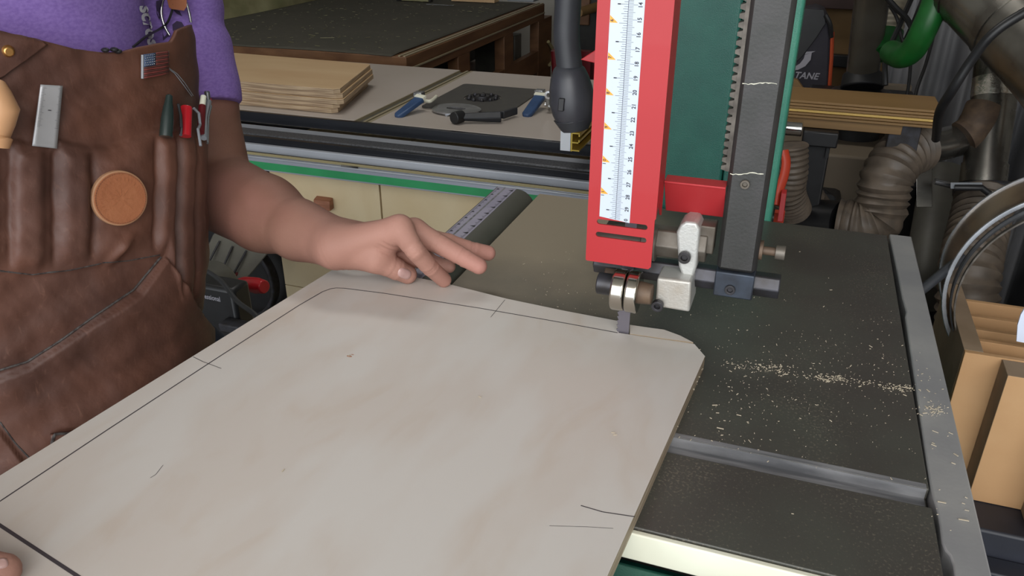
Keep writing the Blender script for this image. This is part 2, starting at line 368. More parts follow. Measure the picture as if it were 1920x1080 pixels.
mb = MB().box(-.29, .11, .34, .93, .06, .60); mb.box(-.33, .15, .30, .97, 0, .06); mb.build('stand', 'green_paint', BS, bevel=.008)
# column
cx0, cx1, cy = -.205, -.008, .97
col = MB().box(cx0, -.0735, cy, cy+.13, .10, 1.86).build('column', 'green_paint', BS, bevel=.004)
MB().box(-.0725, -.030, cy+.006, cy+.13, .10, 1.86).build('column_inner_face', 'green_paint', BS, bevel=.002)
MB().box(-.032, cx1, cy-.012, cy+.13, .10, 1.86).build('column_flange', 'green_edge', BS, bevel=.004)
MB().box(-.30, .0, .50, 1.10, 1.62, 1.95).build('upper_wheel_housing', 'green_paint', BS, bevel=.01)
# guide post with rack
GY = .607
def GP(x, y, Y=GY): return PY(x, y, Y)
post = MB().box(-.0415, -.0105, GY, GY+.032, 1.0835, 1.62)
po = post.build('guide_post', 'post_steel', BS, bevel=.0035, seg=1)
for yl, xa2, xb2, w2 in ((157, 1392, 1457, .0011), (326, 1369, 1432, .0012)):
    P_ = [GP(xa2+(xb2-xa2)*k/12, yl+1.1*math.sin(k*.6)+random.uniform(-1.3, 1.3), GY-.0003) for k in range(13)]
    MB().tube(P_, [w2*random.uniform(.12, .42) for _ in P_], 5).build('paint_scratch', 'cream_paint', po)
MB().box(-.0415, -.0105, GY-.0006, GY+.033, 1.061, 1.083).build('post_clamp_block', 'blue_steel', BS, bevel=.0012)
mb = MB(); zt = 1.167
while zt < 1.5:
    mb.prism([(-.0475, GY+.004, zt), (-.0475, GY+.004, zt+.0028), (-.0435, GY+.004, zt+.0040), (-.0415, GY+.004, zt+.0040), (-.0415, GY+.004, zt-.0012), (-.0435, GY+.004, zt-.0012)], (0, .012, 0)); zt += .0062
mb.box(-.0438, -.034, GY+.003, GY+.016, 1.166, 1.5)
mb.build('height_rack', 'rack_steel', po)
def hexscrew(c, ax, r, ln, parent, m='dark_steel'):
    c = np.array(c, float); ax = np.array(ax, float); ax /= np.linalg.norm(ax)
    mb = MB(); mb.ring(c+ax*ln/2, ax, r, r*.52, ln, 24); mb.cyl(c, c+ax*ln*.35, r*.6, seg=6)
    return mb.build('socket_screw', m, parent, bevel=.0003)
hexscrew(GP(1369, 542, GY), (0, -1, 0), .0042, .003, BS); hexscrew(GP(1397, 345), (0, -1, 0), .0036, .0025, po, 'shaft_steel')
q = GP(1421, 468, GY+.012)
mb = MB().cyl(q, q+[.016, 0, 0], .0035, seg=16); mb.cyl(q+[.001, 0, 0], q+[.004, 0, 0], .008, seg=16); mb.mat(1).cyl(q+[.0135, 0, 0], q+[.021, 0, 0], .0058, seg=20)
mb.build('adjusting_screw', ['rusty', 'shaft_steel'], po, bevel=.0004)
# hexagonal lower shaft through the block, upper shaft
s0 = GP(1410, 528, GY+.014); z1 = s0[2]-.001
MB().tube([(-.145, GY+.014, z1), (.0095, GY+.014, z1)], [.0105, .0105], 6).build('lower_guide_shaft', 'dark_steel', BS, bevel=.0012)
u0 = GP(1250, 452, GY+.012); z2 = u0[2]
MB().tube([(-.135, GY+.012, z2), (-.0512, GY+.012, z2)], .0135, 6).build('upper_guide_shaft', 'shaft_steel', BS, bevel=.001)
# cast bracket
def poly3(pts, Y): return [GP(x, y, Y) for x, y in pts]
by = GY-.004
mb = MB().prism(poly3([(1272, 500), (1268, 436), (1276, 422), (1286, 416), (1306, 418), (1312, 430), (1306, 500), (1300, 520), (1280, 522)], by), (0, .026, 0))
arm = mb.build('cast_bracket_arm', 'cast_alu', BS, bevel=.0022, seg=3)
mb = MB().prism(poly3([(1232, 521), (1296, 529), (1293, 586), (1228, 575)], by-.014), (0, .036, 0))
blk = mb.build('cast_bracket_block', 'cast_alu', BS, bevel=.002, seg=3)
hexscrew(GP(1284, 481, by-.001), (0, -1, 0), .005, .004, arm); hexscrew(GP(1234, 570, by-.016), (0, -1, -.1), .0048, .005, blk)
MB().box(-.066, -.046, GY+.006, GY+.024, 1.094, 1.118).build('shaft_end_block', 'shaft_steel', BS, bevel=.001)
# roller bearings of the side guide (axis along x) in front of the blade
bc = GP(1178, 545, GY-.022); by_, bz = bc[1]+.0, bc[2]
xa, xm, xb = GP(1150, 545, by_)[0], GP(1176, 545, by_)[0], GP(1204, 548, by_)[0]
R = .0175
for k, (a, b, rr_) in enumerate([(xa, xm-.0006, R), (xm+.0004, xb-.002, R*1.02)]):
    mb = MB().cyl((a, by_, bz), (b, by_, bz), rr_, seg=56); mb.build('roller_bearing', 'bearing', BS, bevel=.0016, seg=3)
MB().cyl((xb-.003, by_, bz), (xb+.0085, by_, bz), .0095, .0085, seg=28).build('bearing_collar', 'rusty', BS, bevel=.0008)
q = GP(1121, 530, by_+.008); q2 = GP(1160, 530, by_+.008)
MB().cyl(q, (q2[0], q[1], q[2]), .0092, seg=24).build('bearing_stud', 'dark_steel', BS, bevel=.001)
q = GP(1136, 512, by_+.03)
MB().cyl(q, q+[.03, 0, 0], .008, seg=20).build('thrust_stud', 'rusty', BS, bevel=.001)
q = GP(1165, 450, GY+.004)
mb = MB().cyl(q+[-.022, 0, 0], q+[.018, 0, 0], .011, seg=24); mb.cyl(q+[.018, 0, 0], q+[.03, 0, 0], .014, seg=24)
mb.build('thrust_bearing', 'shaft_steel', BS, bevel=.0006)
# blade
bx0, bx1 = PY(1156, 610, .6065)[0], PY(1180, 610, .6065)[0]
mb = MB().box(bx0+.0016, bx1, .6062, .6068, .99, 1.62); zt = .99
while zt < 1.06: mb.add([(bx0+.0016, .6062, zt), (bx0, .6062, zt+.0035), (bx0+.0016, .6062, zt+.0042), (bx0+.0016, .6068, zt), (bx0, .6068, zt+.0035), (bx0+.0016, .6068, zt+.0042)], [(0, 1, 2), (5, 4, 3), (0, 3, 4, 1), (1, 4, 5, 2)]); zt += .0042
mb.build('saw_blade', 'blade', BS)
# blade guard
YG = .583
g0, g1 = PY(1098, 488, YG), PY(1220, 503, YG); gt = 1.42
xr_low = PY(1228, 440, YG)[0]
gl = g0[0]; gr = g1[0]; gb = g0[2]; zn = PY(1227, 413, YG)[2]
def slot(y, xl, xrr):
    a = PY(xl, y, YG); b = PY(xrr, y+14, YG); return stadium((a[0]+b[0])/2, (PY((xl+xrr)/2, y+7, YG)[2]), b[0]-a[0], .0044)
outer = [(gl, gb+.001), (gl+.001, gb), (gr-.002, gb), (gr, gb+.002), (gr, zn), (gr+.0008, zn+.001), (gr+.0008, gt), (gl, gt)]
mb = MB(); put(mb, curve_mesh([outer, slot(414, 1119, 1214), slot(438, 1117, 1212)], .0008), (0, YG+.0008, 0), (1, 0, 0), (0, 0, 1), (0, -1, 0))
gd = mb.build('blade_guard', 'red_paint', BS, bevel=.0004)
mb = MB().prism([(gr+.0008, YG+.0016, gt), (gr+.0008, YG+.0016, zn+.001), (gr+.0008, YG+.012, zn+.012), (gr+.0008, YG+.024, zn-.004), (gr+.0008, YG+.028, zn-.006), (gr+.0008, YG+.032, gt)], (-.0016, 0, 0))
mb.build('guard_side', 'red_paint', gd, bevel=.0003)
MB().box(gl, gl+.0016, YG+.0016, YG+.03, gb+.03, gt).build('guard_side', 'red_paint', gd, bevel=.0003)
YP = YG+.033
pa, pb, pc, pe = PY(1250, 340, YP), PY(1359, 345, YP), PY(1356, 420, YP), PY(1250, 402, YP)
zt_, zb_ = (pa[2]+pb[2])/2+.002, (pc[2]+pe[2])/2
mb = MB().prism([(gr+.0012, YP-.010, zt_), (-.0417, YP-.010, zt_), (-.0417, YP+.012, zb_), (gr+.0012, YP+.012, zb_)], (0, .002, 0)); mb.prism([(gr+.0012, YP-.010, zt_), (-.0417, YP-.010, zt_), (-.0417, YP+.004, zt_+.001), (gr+.0012, YP+.004, zt_+.001)], (0, 0, -.0015))
mb.build('guard_mounting_plate', 'red_paint', gd, bevel=.0004)
a = PY(1088, 112, .65); b = PY(1113, 96, .65); c_ = PY(1113, 118, .65)
MB().prism([a, c_, PY(1125, 119, .65), PY(1125, 88, .65), b], (0, .02, 0)).build('guard_tab', 'red_paint', gd, bevel=.0006)
# ruler tape on the guard: centimetres on the right, inches in orange flags on the left
z15, z29 = PY(1177, 37, YG)[2], PY(1155, 390, YG)[2]
def zc(c): return z15+(z29-z15)*(c-15)/14
xl = (PY(1124, 405, YG)[0]+PY(1145, 2, YG)[0])/2; xr = (PY(1180, 411, YG)[0]+PY(1211, 2, YG)[0])/2; xc = PY(1154, 410, YG)[0]
yt = YG-.0003
mb = MB(); mb.prism([(xl, yt, zc(29.9)+.0006), (xr, yt, zc(30.1)), (xr, yt, zc(6)), (xl, yt, zc(6))], (0, .00025, 0))
mb.mat(1); yk = yt-.0001
def tick(x0, x1, z, w): mb.add([(x0, yk, z-w/2), (x1, yk, z-w/2), (x1, yk, z+w/2), (x0, yk, z+w/2)], [(0, 1, 2, 3)])
mb.add([(xc-.00015, yk, zc(29.95)), (xc+.00015, yk, zc(29.95)), (xc+.00015, yk, zc(6)), (xc-.00015, yk, zc(6))], [(0, 1, 2, 3)])
for i in range(60, 300):
    ln = .0068 if i % 10 == 0 else (.0052 if i % 5 == 0 else .0037)
    tick(xc, xc+ln, zc(i/10), .00022)
i = 38
while i*2.54/16 < 29.9:
    ln = .006 if i % 16 == 0 else .0075 if i % 8 == 0 else .0048 if i % 4 == 0 else .0037 if i % 2 == 0 else .003
    tick(xc-ln, xc, zc(i*2.54/16), .00024)
    if i % 16 == 8: tick(xc-.0078, xc-.0055, zc(i*2.54/16), .0008)
    i += 1
dz = abs(z29-z15)/14
for c in range(7, 30): put(mb, text2d(str(c), .0040, bold=.00010), (xr-.0028, yk, zc(c)), (0, 0, .98), (-1.05, 0, 0), (0, -1, 0))
put(mb, text2d('0', .0040, bold=.0001), (xr-.003, yk, zc(30)+.0012), (0, 0, .98), (-1, 0, 0), (0, -1, 0))
for n in range(3, 12):
    z = zc(n*2.54); mb.mat(2)
    mb.add([(xl+.0002, yk, z), (xl+.0062, yk, z), (xl+.0002, yk, z+.0052)], [(0, 1, 2)])
    mb.mat(1); s = str(n); yk2 = yk-.00005
    put(mb, text2d(s[-1], .0034, bold=.0001), (xl+.0018, yk2, z+.0016), (0, 0, .9), (-1, 0, 0), (0, -1, 0))
    if len(s) > 1: put(mb, text2d('1', .0034, bold=.0001), (xl+.0018, yk2, z-.0012), (0, 0, .9), (-1, 0, 0), (0, -1, 0))
mb.build('ruler_tape', ['tape_white', 'ink', 'orange'], gd, smooth=20)

a_ = PX(1730, 519, TX1+.002); MB().cyl((TX1-.004, a_[1]-.004, .975), PD(1806, 481, pr(a_)[2]+.02), .0052).build('tilt_lever', 'black_rubber', BS, bevel=.001)
# ================================================================ plywood workpiece
BZ = TZ+.0122
def bz2(x, y): p = PZ(x, y, BZ); return (p[0], p[1])
far = [(632, 501), (700, 508), (780, 520), (843, 533), (950, 560), (1060, 583), (1155, 601)]
pts = [bz2(*p) for p in far]
d = np.array(bz2(0, 890))-np.array(bz2(628, 502)); d /= np.linalg.norm(d); c0 = np.array(bz2(628, 503)); LL = .445
nl_ = c0+d*LL
e = np.array(bz2(1190, 965))-np.array(bz2(1322, 668)); e /= np.linalg.norm(e); r0 = np.array(bz2(1322, 668)); nr_ = r0+e*.40
kl = bz2(1180, 627); kend = bz2(1300, 643)
# cut-off waste is still joined on the far side; the kerf runs from the right edge up to the blade
outline = pts+[bz2(1158, 602), bz2(1160, 624), bz2(1179, 627)] + [bz2(1302, 645), bz2(1322, 668), tuple(nr_), tuple(nl_), tuple(c0)]
mb = MB(); T = .012
vf = curve_mesh([outline], T/2); put(mb, vf, (0, 0, BZ-T/2), (1, 0, 0), (0, 1, 0), (0, 0, 1))
zs = np.array([v[2] for v in mb.v]); mb.m = [0 if all(mb.v[i][2] > BZ-1e-4 for i in f) or all(mb.v[i][2] < BZ-T+1e-4 for i in f) else 1 for f in mb.f]
board = mb.build('plywood_board', ['birch', 'birch_edge'], None)
tag(board, 'large pale birch plywood board with pencil outline being pushed through the blade', 'plywood board')
w = [bz2(*p) for p in [(1181, 609), (1215, 614), (1245, 618), (1275, 629), (1300, 642), (1240, 634), (1181, 625.5)]]
mb = MB(); put(mb, curve_mesh([w], T/2), (0, 0, BZ-T/2), (1, 0, 0), (0, 1, 0), (0, 0, 1))
mb.m = [0 if all(mb.v[i][2] > BZ-1e-4 for i in f) else 1 for f in mb.f]
tag(mb.build('offcut_strip', ['birch', 'birch_edge']), 'thin tapered plywood offcut strip just right of the saw blade', 'offcut')
def line(ppts, wd, name='pencil_line'):
    mb = MB(); P = [np.array(bz2(*p)) for p in ppts]
    for i in range(len(P)-1):
        a, b = P[i], P[i+1]; t = (b-a)/np.linalg.norm(b-a); n = np.array([-t[1], t[0]])*wd/2
        mb.add([(*(a-n), BZ+.00012), (*(b-n), BZ+.00012), (*(b+n), BZ+.00012), (*(a+n), BZ+.00012)], [(0, 1, 2, 3)])
    return mb.build(name, 'pencil', board)
line([(1300, 642.5), (1242, 634), (1180, 626.5)], .0004) if False else None
line([(-60, 979), (0, 940), (200, 807), (400, 676), (560, 573), (605, 547), (620, 541.5), (630, 540), (645, 540.5), (720, 550), (900, 578), (1060, 606), (1158, 624)], .00115)
line([(-160, 875), (-60, 945), (0, 985), (145, 1080), (230, 1138), (420, 1180)], .0022)
line([(362, 669), (380, 678), (415, 691)], .0006); line([(947, 562), (920, 595)], .0005); line([(1089, 948), (1130, 960), (1190, 969)], .0008); line([(306, 872), (292, 890), (282, 896)], .0004); line([(1030, 986), (1100, 988), (1150, 991)], .0003)
mb = MB()
for px, py, r_, w_ in [(655, 668, .0016, .8), (661, 665, .0009, .7)]:
    p = bz2(px, py); put(mb, curve_mesh([[(r_*math.cos(a)*1.6, r_*w_*math.sin(a)) for a in np.linspace(0, 2*PI, 12, endpoint=False)]], 0), (p[0], p[1], BZ+.0001), (1, 0, 0), (0, 1, 0), (0, 0, 1))
mb.build('knot', 'birch_knot', board)
# splinters along the right hand edge
mb = MB()
for k in range(26):
    yy = random.uniform(690, 735) if k < 18 else random.uniform(690, 1000); xx = 1318-(yy-680)*.445
    p = PZ(xx, yy, TZ+.004); a = random.uniform(-.9, .9); l = random.uniform(.002, .006)
    mb.obox(p, (l/2*math.cos(a), l/2*math.sin(a), random.uniform(-.001, .001)), (0.0002*math.sin(a), -.0002*math.cos(a), 0), (0, 0, .00015))
tag(mb.build('splinters', 'chip', None), 'torn wood fibres along the right edge of the board', 'splinters', kind='stuff')
# sawdust and chips on the saw table
mb = MB()
def flake(p, l, w, a, z=TZ+.0006):
    q_ = random.choice((.35, .5, .7, 1.)); l *= q_; w *= q_; mb.obox((p[0], p[1], z+random.uniform(0, .0004)), (l/2*math.cos(a), l/2*math.sin(a), random.uniform(-.0002, .0003)), (-w/2*math.sin(a), w/2*math.cos(a), 0), (0, 0, .00018))
def inside(p): return TX0+.01 < p[0] < TX1-.003 and .40 < p[1] < .95
for k in range(420):
    px = random.uniform(1340, 1740); py = random.gauss(700, 75)
    p = PZ(px, py, TZ)
    if inside(p) and p[0] < .12: s = random.random()**3; flake(p, .0005+.0028*s*s, .0003+.0004*s, random.uniform(0, PI))
for k in range(230):
    t = random.random(); p = PZ(1350+360*t+random.gauss(0, 8), 683+48*t+random.gauss(0, 3.5), TZ); s = random.random()**2
    flake(p, .0006+.0022*s, .0004+.0006*s, random.uniform(-.8, .8))
for cxp, cyp, n, sx, sy in [(1750, 770, 60, 14, 6), (1460, 688, 30, 22, 3), (1560, 710, 50, 22, 3), (1690, 727, 40, 16, 4), (1735, 720, 22, 16, 24), (1770, 900, 16, 30, 60), (1310, 705, 14, 10, 20), (1370, 760, 40, 40, 50)]:
    for k in range(n):
        p = PZ(random.gauss(cxp, sx), random.gauss(cyp, sy), TZ); s = random.random()**2
        if inside(p): flake(p, .0008+.003*s, .0004+.0006*s, random.uniform(-1, 1), TZ+(.0012 if p[0] > .12 else .0006))
for k in range(110):
    p = PZ(random.uniform(980, 1300), random.uniform(470, 600), TZ); s = random.random()**4
    if inside(p) and p[1] > .645: flake(p, .0005+.002*s, .0005, random.uniform(0, PI))
for px, py, l, a in [(1397, 708, .007, .9), (1405, 830, .007, -1.0), (1295, 828, .007, 1.3), (1350, 806, .005, 0), (1753, 812, .006, -.5), (1782, 815, .006, -.4), (1765, 945, .005, 0), (1812, 960, .005, -.3), (1806, 978, .006, 0), (1750, 838, .005, -.3), (1525, 684, .005, 0), (1340, 762, .004, .2), (1385, 781, .005, 0)]:
    flake(PZ(px, py, TZ), l, .0009, a, TZ+.0012)
tag(mb.build('sawdust', 'chip', None), 'sawdust and small wood chips scattered over the dark saw table', 'sawdust', kind='stuff')
mb = MB()
for px, py in [(531, 883), (1150, 812), (1153, 816), (900, 745), (655, 667)]:
    p = PZ(px, py, BZ); a = random.uniform(0, PI); mb.obox((p[0], p[1], BZ+.0004), (.0014*math.cos(a), .0014*math.sin(a), 0), (-.0003*math.sin(a), .0003*math.cos(a), 0), (0, 0, .0002))
tag(mb.build('dust_specks', 'chip', None), 'few tiny wood flecks lying on top of the board', 'sawdust', kind='stuff')

# ================================================================ scale bar left of the table
z_s = TZ+.0065
a, b, c_, d_ = PZ(822, 447, z_s), PZ(930, 351, z_s), PZ(975, 353, z_s), PZ(866, 450, z_s)
xL = (a[0]+b[0])/2; xR = (c_[0]+d_[0])/2; ye = (b[1]+c_[1])/2; ys = .648
print('SCALE', a, b, c_, d_, xL, xR)
SB = thing('fence_rail', 'grey rounded aluminium rail with a ruler scale at left edge of saw table', 'rail', (xR, .8, .94))
W_ = TX0-.001
prof = [(xL, z_s), (xR, z_s)]+[(xR+(W_-xR)*math.sin(t), z_s-.030+.030*math.cos(t)) for t in np.linspace(.25, PI/2, 8)]+[(W_, z_s-.045), (W_-.01, z_s-.06), (xL, z_s-.06)]
MB().prism([(x, ys, z) for x, z in prof], (0, ye-ys, 0)).build('rail_body', 'fence_grey', SB, bevel=.0008)
mb = MB(); zz = z_s+.0004; mb.box(xL+.002, xR-.001, ys+.001, ye-.002, z_s, zz)
mb.mat(2).box((xL*.58+xR*.42)-.001, (xL*.58+xR*.42)+.0012, ys+.001, ye-.002, zz, zz+.0002)
mb.mat(1)
yy = ys+.003; k = 0
while yy < ye-.004:
    h1 = .004 if k % 5 == 0 else .0022
    mb.box(xL+.003, xL+.003+h1, yy, yy+.0005, zz, zz+.0001); mb.box(xR-.003-h1*1.2, xR-.003, yy, yy+.0005, zz, zz+.0001)
    if k % 10 == 0:
        mb.add([(xR-.003, yy-.003, zz+.0001), (xR-.003, yy+.003, zz+.0001), (xR-.010, yy, zz+.0001)], [(0, 1, 2)])
        mb.box(xL+.004, xL+.007, yy-.0015, yy+.0015, zz, zz+.0001)
    yy += .0022; k += 1
mb.build('ruler_scale', ['scale_violet', 'ink', 'steel_slot'], SB)
MB().box(xL+.005, W_-.006, ys+.02, ye-.03, .93, z_s-.06).build('rail_bracket', 'dark_steel', SB)

# ================================================================ gooseneck lamp
GL = thing('gooseneck_lamp', 'black gooseneck work lamp hanging left of the red blade guard', 'lamp', tuple(PY(1075, 240, .68)))
def LP_(x, y): return PY(x, y, .68)
top = LP_(1066, -10)
path = spline([LP_(1078, -330), LP_(1066, -120), LP_(1065, 0), LP_(1062, 60), LP_(1066, 110), LP_(1070, 145)], 8)
MB().tube(path, .0112, 20).build('gooseneck', 'black_rubber', GL)
ax = LP_(1080, 235)-LP_(1069, 128); 
secs = [(1067, 122, .0105), (1067, 128, .0135), (1068, 145, .0168), (1070, 165, .0190), (1073, 190, .0202), (1076, 210, .0190), (1078, 226, .0165), (1079, 233, .0140)]
MB().tube([LP_(x, y) for x, y, r in secs], [r for *_, r in secs], 32).build('lamp_head', 'lamp_grey', GL)
MB().tube([LP_(x, y) for x, y in [(1076, 221), (1079, 243)]], [.0186, .0128], 9).build('lens_hood', 'black_rubber', GL, bevel=.0006)
p = PY(1053, 196, .68-.0195); MB().obox(p, (.0026, 0, 0), (0, .002, 0), (.0003, 0, .0055)).build('switch', 'black', GL, bevel=.0006)
p = PY(1072, -325, .68); MB().box(p[0]-.03, p[0]+.03, .66, .71, p[2], p[2]+.02).build('magnetic_base', 'black', GL, bevel=.002)
# ================================================================ SAW TABLE AND RAILS
SZ = .87
ST = thing('saw_table', 'pale laminate saw and router table with black steel rails behind the bandsaw', 'saw table', (-1.0, 1.95, 0))
sx0, sx1 = -1.82, -.30; sy0, sy1 = 1.648, 2.292
MB().box(sx0, -.9925, sy0, sy1, SZ-.03, SZ).build('table_wing', 'laminate', ST, bevel=.001)
MB().box(-.9465, sx1, sy0, sy1, SZ-.03, SZ).build('router_wing', 'laminate', ST, bevel=.001)
mb = MB().box(-.992, -.9895, sy0, sy1, SZ-.03, SZ-.0003); mb.box(-.968, -.962, sy0, sy1, SZ-.03, SZ-.0003); mb.box(-.955, -.947, sy0, sy1, SZ-.03, SZ-.0003)
mb.mat(1).box(-.9895, -.968, sy0, sy1, SZ-.03, SZ-.007); mb.box(-.962, -.955, sy0, sy1, SZ-.03, SZ-.005)
mb.build('miter_track', ['bench_strip', 'grey_case'], ST)
MB().box(-2.3, sx0-.002, sy0, sy1, SZ-.04, SZ-.001).build('cast_wing', 'grey_case', ST, bevel=.001)
# router plate
rc_ = [PZ(*p, SZ) for p in [(868, 159), (1012, 169), (958, 216), (788, 203)]]
rx0, rx1 = (rc_[0][0]+rc_[3][0])/2, (rc_[1][0]+rc_[2][0])/2; ry0, ry1 = (rc_[2][1]+rc_[3][1])/2, (rc_[0][1]+rc_[1][1])/2
rcx, rcy = PZ(905, 185, SZ)[:2]
def rrect(x0, x1, y0, y1, r, n=6):
    out = []
    for cx, cy, a0 in ((x1-r, y0+r, -PI/2), (x1-r, y1-r, 0), (x0+r, y1-r, PI/2), (x0+r, y0+r, PI)):
        for k in range(n+1): a = a0+PI/2*k/n; out.append((cx+r*math.cos(a), cy+r*math.sin(a)))
    return out
circ = lambda cx, cy, r, n=36: [(cx+r*math.cos(2*PI*k/n), cy+r*math.sin(2*PI*k/n)) for k in range(n)]
mb = MB(); put(mb, curve_mesh([rrect(rx0, rx1, ry0, ry1, .012), circ(rcx, rcy, .049)], .0015), (0, 0, SZ+.0016), (1, 0, 0), (0, 1, 0), (0, 0, 1))
rp = mb.build('router_plate', 'router_plate', ST)
mb = MB().cyl((rcx, rcy, SZ+.0002), (rcx, rcy, SZ+.001), .047); mb.build('router_opening', 'black', rp)
mb = MB()
for k in range(10): a = k*.63; mb.ball((rcx+.037*math.cos(a), rcy+.037*math.sin(a), SZ+.003), .006, nu=8, nv=6)
mb.build('plate_screws', 'dark_steel', rp)
mb = MB().cyl((rcx, rcy, SZ), (rcx, rcy, SZ+.008), .022, .018); mb.cyl((rcx, rcy, SZ+.008), (rcx, rcy, SZ+.014), .010, .009, seg=6); mb.build('router_collet', 'dark_steel', rp, bevel=.001)
# front rails: stepped steel profiles running along x
def zy(y, Y): return PY(700, y, Y)[2]
RX0, RX1 = -2.0, -.12
MB().box(RX0, RX1, 1.636, 1.6475, zy(252, 1.636), SZ-.0005).build('rail_angle', 'rail_black', ST, bevel=.0015)
za = zy(252, 1.636)
mb = MB().box(RX0, RX1, 1.56, 1.636, za-.03, PZ(700, 268, za-.004)[2]); 
zq = PY(700, 280, 1.555)[2]
MB().box(RX0, RX1, 1.60, 1.636, za-.03, za-.006).build('rail_upper_step', 'rail_silver', ST, bevel=.003)
MB().box(RX0, RX1, 1.555, 1.60, zq-.045, zq+.006).build('fence_tube', 'rail_dust', ST, bevel=.004)
zt1 = PY(700, 294, 1.545)[2]
MB().box(RX0, RX1, 1.541, 1.5545, PY(700, 296, 1.541)[2]-.02, PY(700, 281, 1.541)[2]).build('tube_face', 'rail_black', ST, bevel=.001)
MB().box(RX0, RX1, 1.528, 1.5405, PY(700, 311, 1.528)[2], PY(700, 296, 1.528)[2]).build('scale_rail', 'rail_silver', ST, bevel=.002)
MB().box(RX0, RX1, 1.532, 1.5405, PY(700, 318, 1.528)[2], PY(700, 312, 1.528)[2]).build('lower_rail', 'rail_black', ST)
for x_ in (-1.95, -.36):
    for y_ in (2.0, 2.22): MB().box(x_-.03, x_+.03, y_-.03, y_+.03, 0, SZ-.031).build('leg', 'dark_steel', ST, bevel=.003)
# track-saw guide rail hung in front
GR = thing('guide_rail', 'long aluminium guide rail with a green stripe above the birch drawers', 'guide rail', (-.7, 1.51, .75))
y0 = 1.512
def zg(y): return PY(750, y, y0)[2]
gx0, gx1 = PY(500, 320, y0)[0]-.25, -.05
MB().box(gx0, gx1, y0, y0+.004, zg(352), zg(323)).build('rail_plate', 'alu_white', GR, bevel=.001)
MB().box(gx0, gx1, y0-.0008, y0, zg(349), zg(335)).build('green_stripe', 'festool_green', GR)
MB().box(gx0, gx1, y0-.006, y0, zg(327), zg(324)).build('guide_ridge', 'rail_silver', GR, bevel=.001)
MB().box(gx0, gx1, y0-.002, y0+.003, zg(322), zg(318)).build('grip_strip', 'rail_tan', GR)
a = PY(656, 312, y0-.004); MB().box(a[0]-.022, a[0]+.022, y0-.006, y0, a[2]-.002, a[2]+.002).build('clip', 'chrome', GR)
# ---------------- birch drawer cabinets
cyf = 1.575
cL = PY(528, 490, cyf)[0]; cM = PY(714, 380, cyf)[0]
for x0, x1, lab, h in [(cL, cM-.0012, 'birch cabinet left of the seam, with a small oak drawer pull', True), (cM+.0012, -.14, 'birch cabinet right of the seam, behind the ruler rail', False)]:
    CB = thing('drawer_cabinet', lab, 'cabinet', ((x0+x1)/2, cyf+.2, 0))
    MB().box(x0, x1, cyf+.018, 1.94, .05, .80).build('carcass', 'cab_birch', CB, bevel=.001)
    zt_ = .79
    for hgt in (.36, .36):
        dr = MB().box(x0+.001, x1-.001, cyf, cyf+.018, zt_-hgt+.002, zt_).build('drawer_front', 'cab_birch', CB, bevel=.001)
        if h or zt_ < .7:
            p = PY(611, 380, cyf) if (h and zt_ > .7) else np.array([(x0+x1)/2, cyf, zt_-.1])
            wx = .024; 
            mb = MB().prism([(p[0]-wx, cyf, p[2]-.012), (p[0]-wx, cyf, p[2]+.016), (p[0]-wx*.9, cyf-.02, p[2]+.012), (p[0]-wx*.9, cyf-.022, p[2]-.012)], (2*wx*.95, 0, 0))
            mb.build('drawer_pull', 'oak', dr, bevel=.002)
        zt_ -= hgt
    MB().box(x0+.02, x1-.02, cyf+.05, 1.9, 0, .05).build('plinth', 'black', CB)
# ---------------- stack of plywood panels on the saw table
sp_ = [PZ(*p, .93) for p in [(480, 103), (698, 121), (633, 169)]]
A_ = np.array(sp_[0][:2]); B_ = np.array(sp_[1][:2]); C_ = np.array(sp_[2][:2]); 
px0, px1, py0, py1 = -1.60, C_[0]+.0, C_[1], B_[1]
names = ['topmost plywood panel of the stack on the pale saw table', 'second plywood panel from the top of the saw table stack', 'third plywood panel from the top of the saw table stack', 'fourth plywood panel from the top of the saw table stack', 'bottom plywood panel of the stack on the pale saw table']
for k in range(5):
    z = SZ+.0005+(4-k)*.0123; jx = [0, .004, .009, -.008, -.013][k]; jy = [0, .003, -.003, .004, .002][k]
    bot = [(px0+jx, py0+jy), (px1-.012+jx, py0+jy), (px1+jx, py0+.012+jy), (B_[0]+jx+.0, B_[1]-.012+jy), (B_[0]-.012+jx, B_[1]+jy), (px0+jx, A_[1]+jy)]
    mb = MB().prism([(x, y, z) for x, y in bot], (0, 0, .0119)); mb.m = [0, 0]+[1]*(len(mb.f)-2)
    tag(mb.build('plywood_blank', ['ply_face', 'ply_side'], None, bevel=.0006), names[k], 'plywood blank', 'plywood panels stacked on the saw table')
# ---------------- things on the router table
def lever(lab, tip, head, jaw):
    t = thing('toggle_lever', lab, 'clamp', tuple(PZ(*head, SZ)))
    a, b = PZ(*tip, SZ+.008), PZ(*head, SZ+.035)
    d = (b-a)/np.linalg.norm(b-a); s = np.cross(d, (0, 0, 1)); s /= np.linalg.norm(s); u = np.cross(s, d)
    MB().prism([a-s*.012+d*.004, a-s*.006-d*.004, a+s*.006-d*.004, a+s*.012+d*.004, b+s*.015, b-s*.015], u*-.012).build('handle', 'blue_plastic', t, bevel=.003)
    MB().obox(b+d*.004-u*.002, d*.006, s*.0155, u*.004).build('head_plate', 'cream_paint', t, bevel=.001)
    MB().obox(PZ(*head, SZ+.014), (.012, 0, 0), (0, .012, 0), (0, 0, .014)).build('base', 'silver', t, bevel=.002)
    MB().tube(spline([PZ(*q, SZ+.02) for q in jaw], 6), .0045, 10).build('jaw', 'cream_paint', t)
lever('blue handled lever lying left of the dark router plate', (744, 214), (786, 182), [(790, 188), (805, 190), (813, 186), (818, 181)])
lever('blue handled lever lying right of the dark router plate beside the lamp', (986, 213), (1012, 178), [(1016, 180), (1024, 176), (1030, 178)])
p = PZ(1030, 196, SZ+.03)
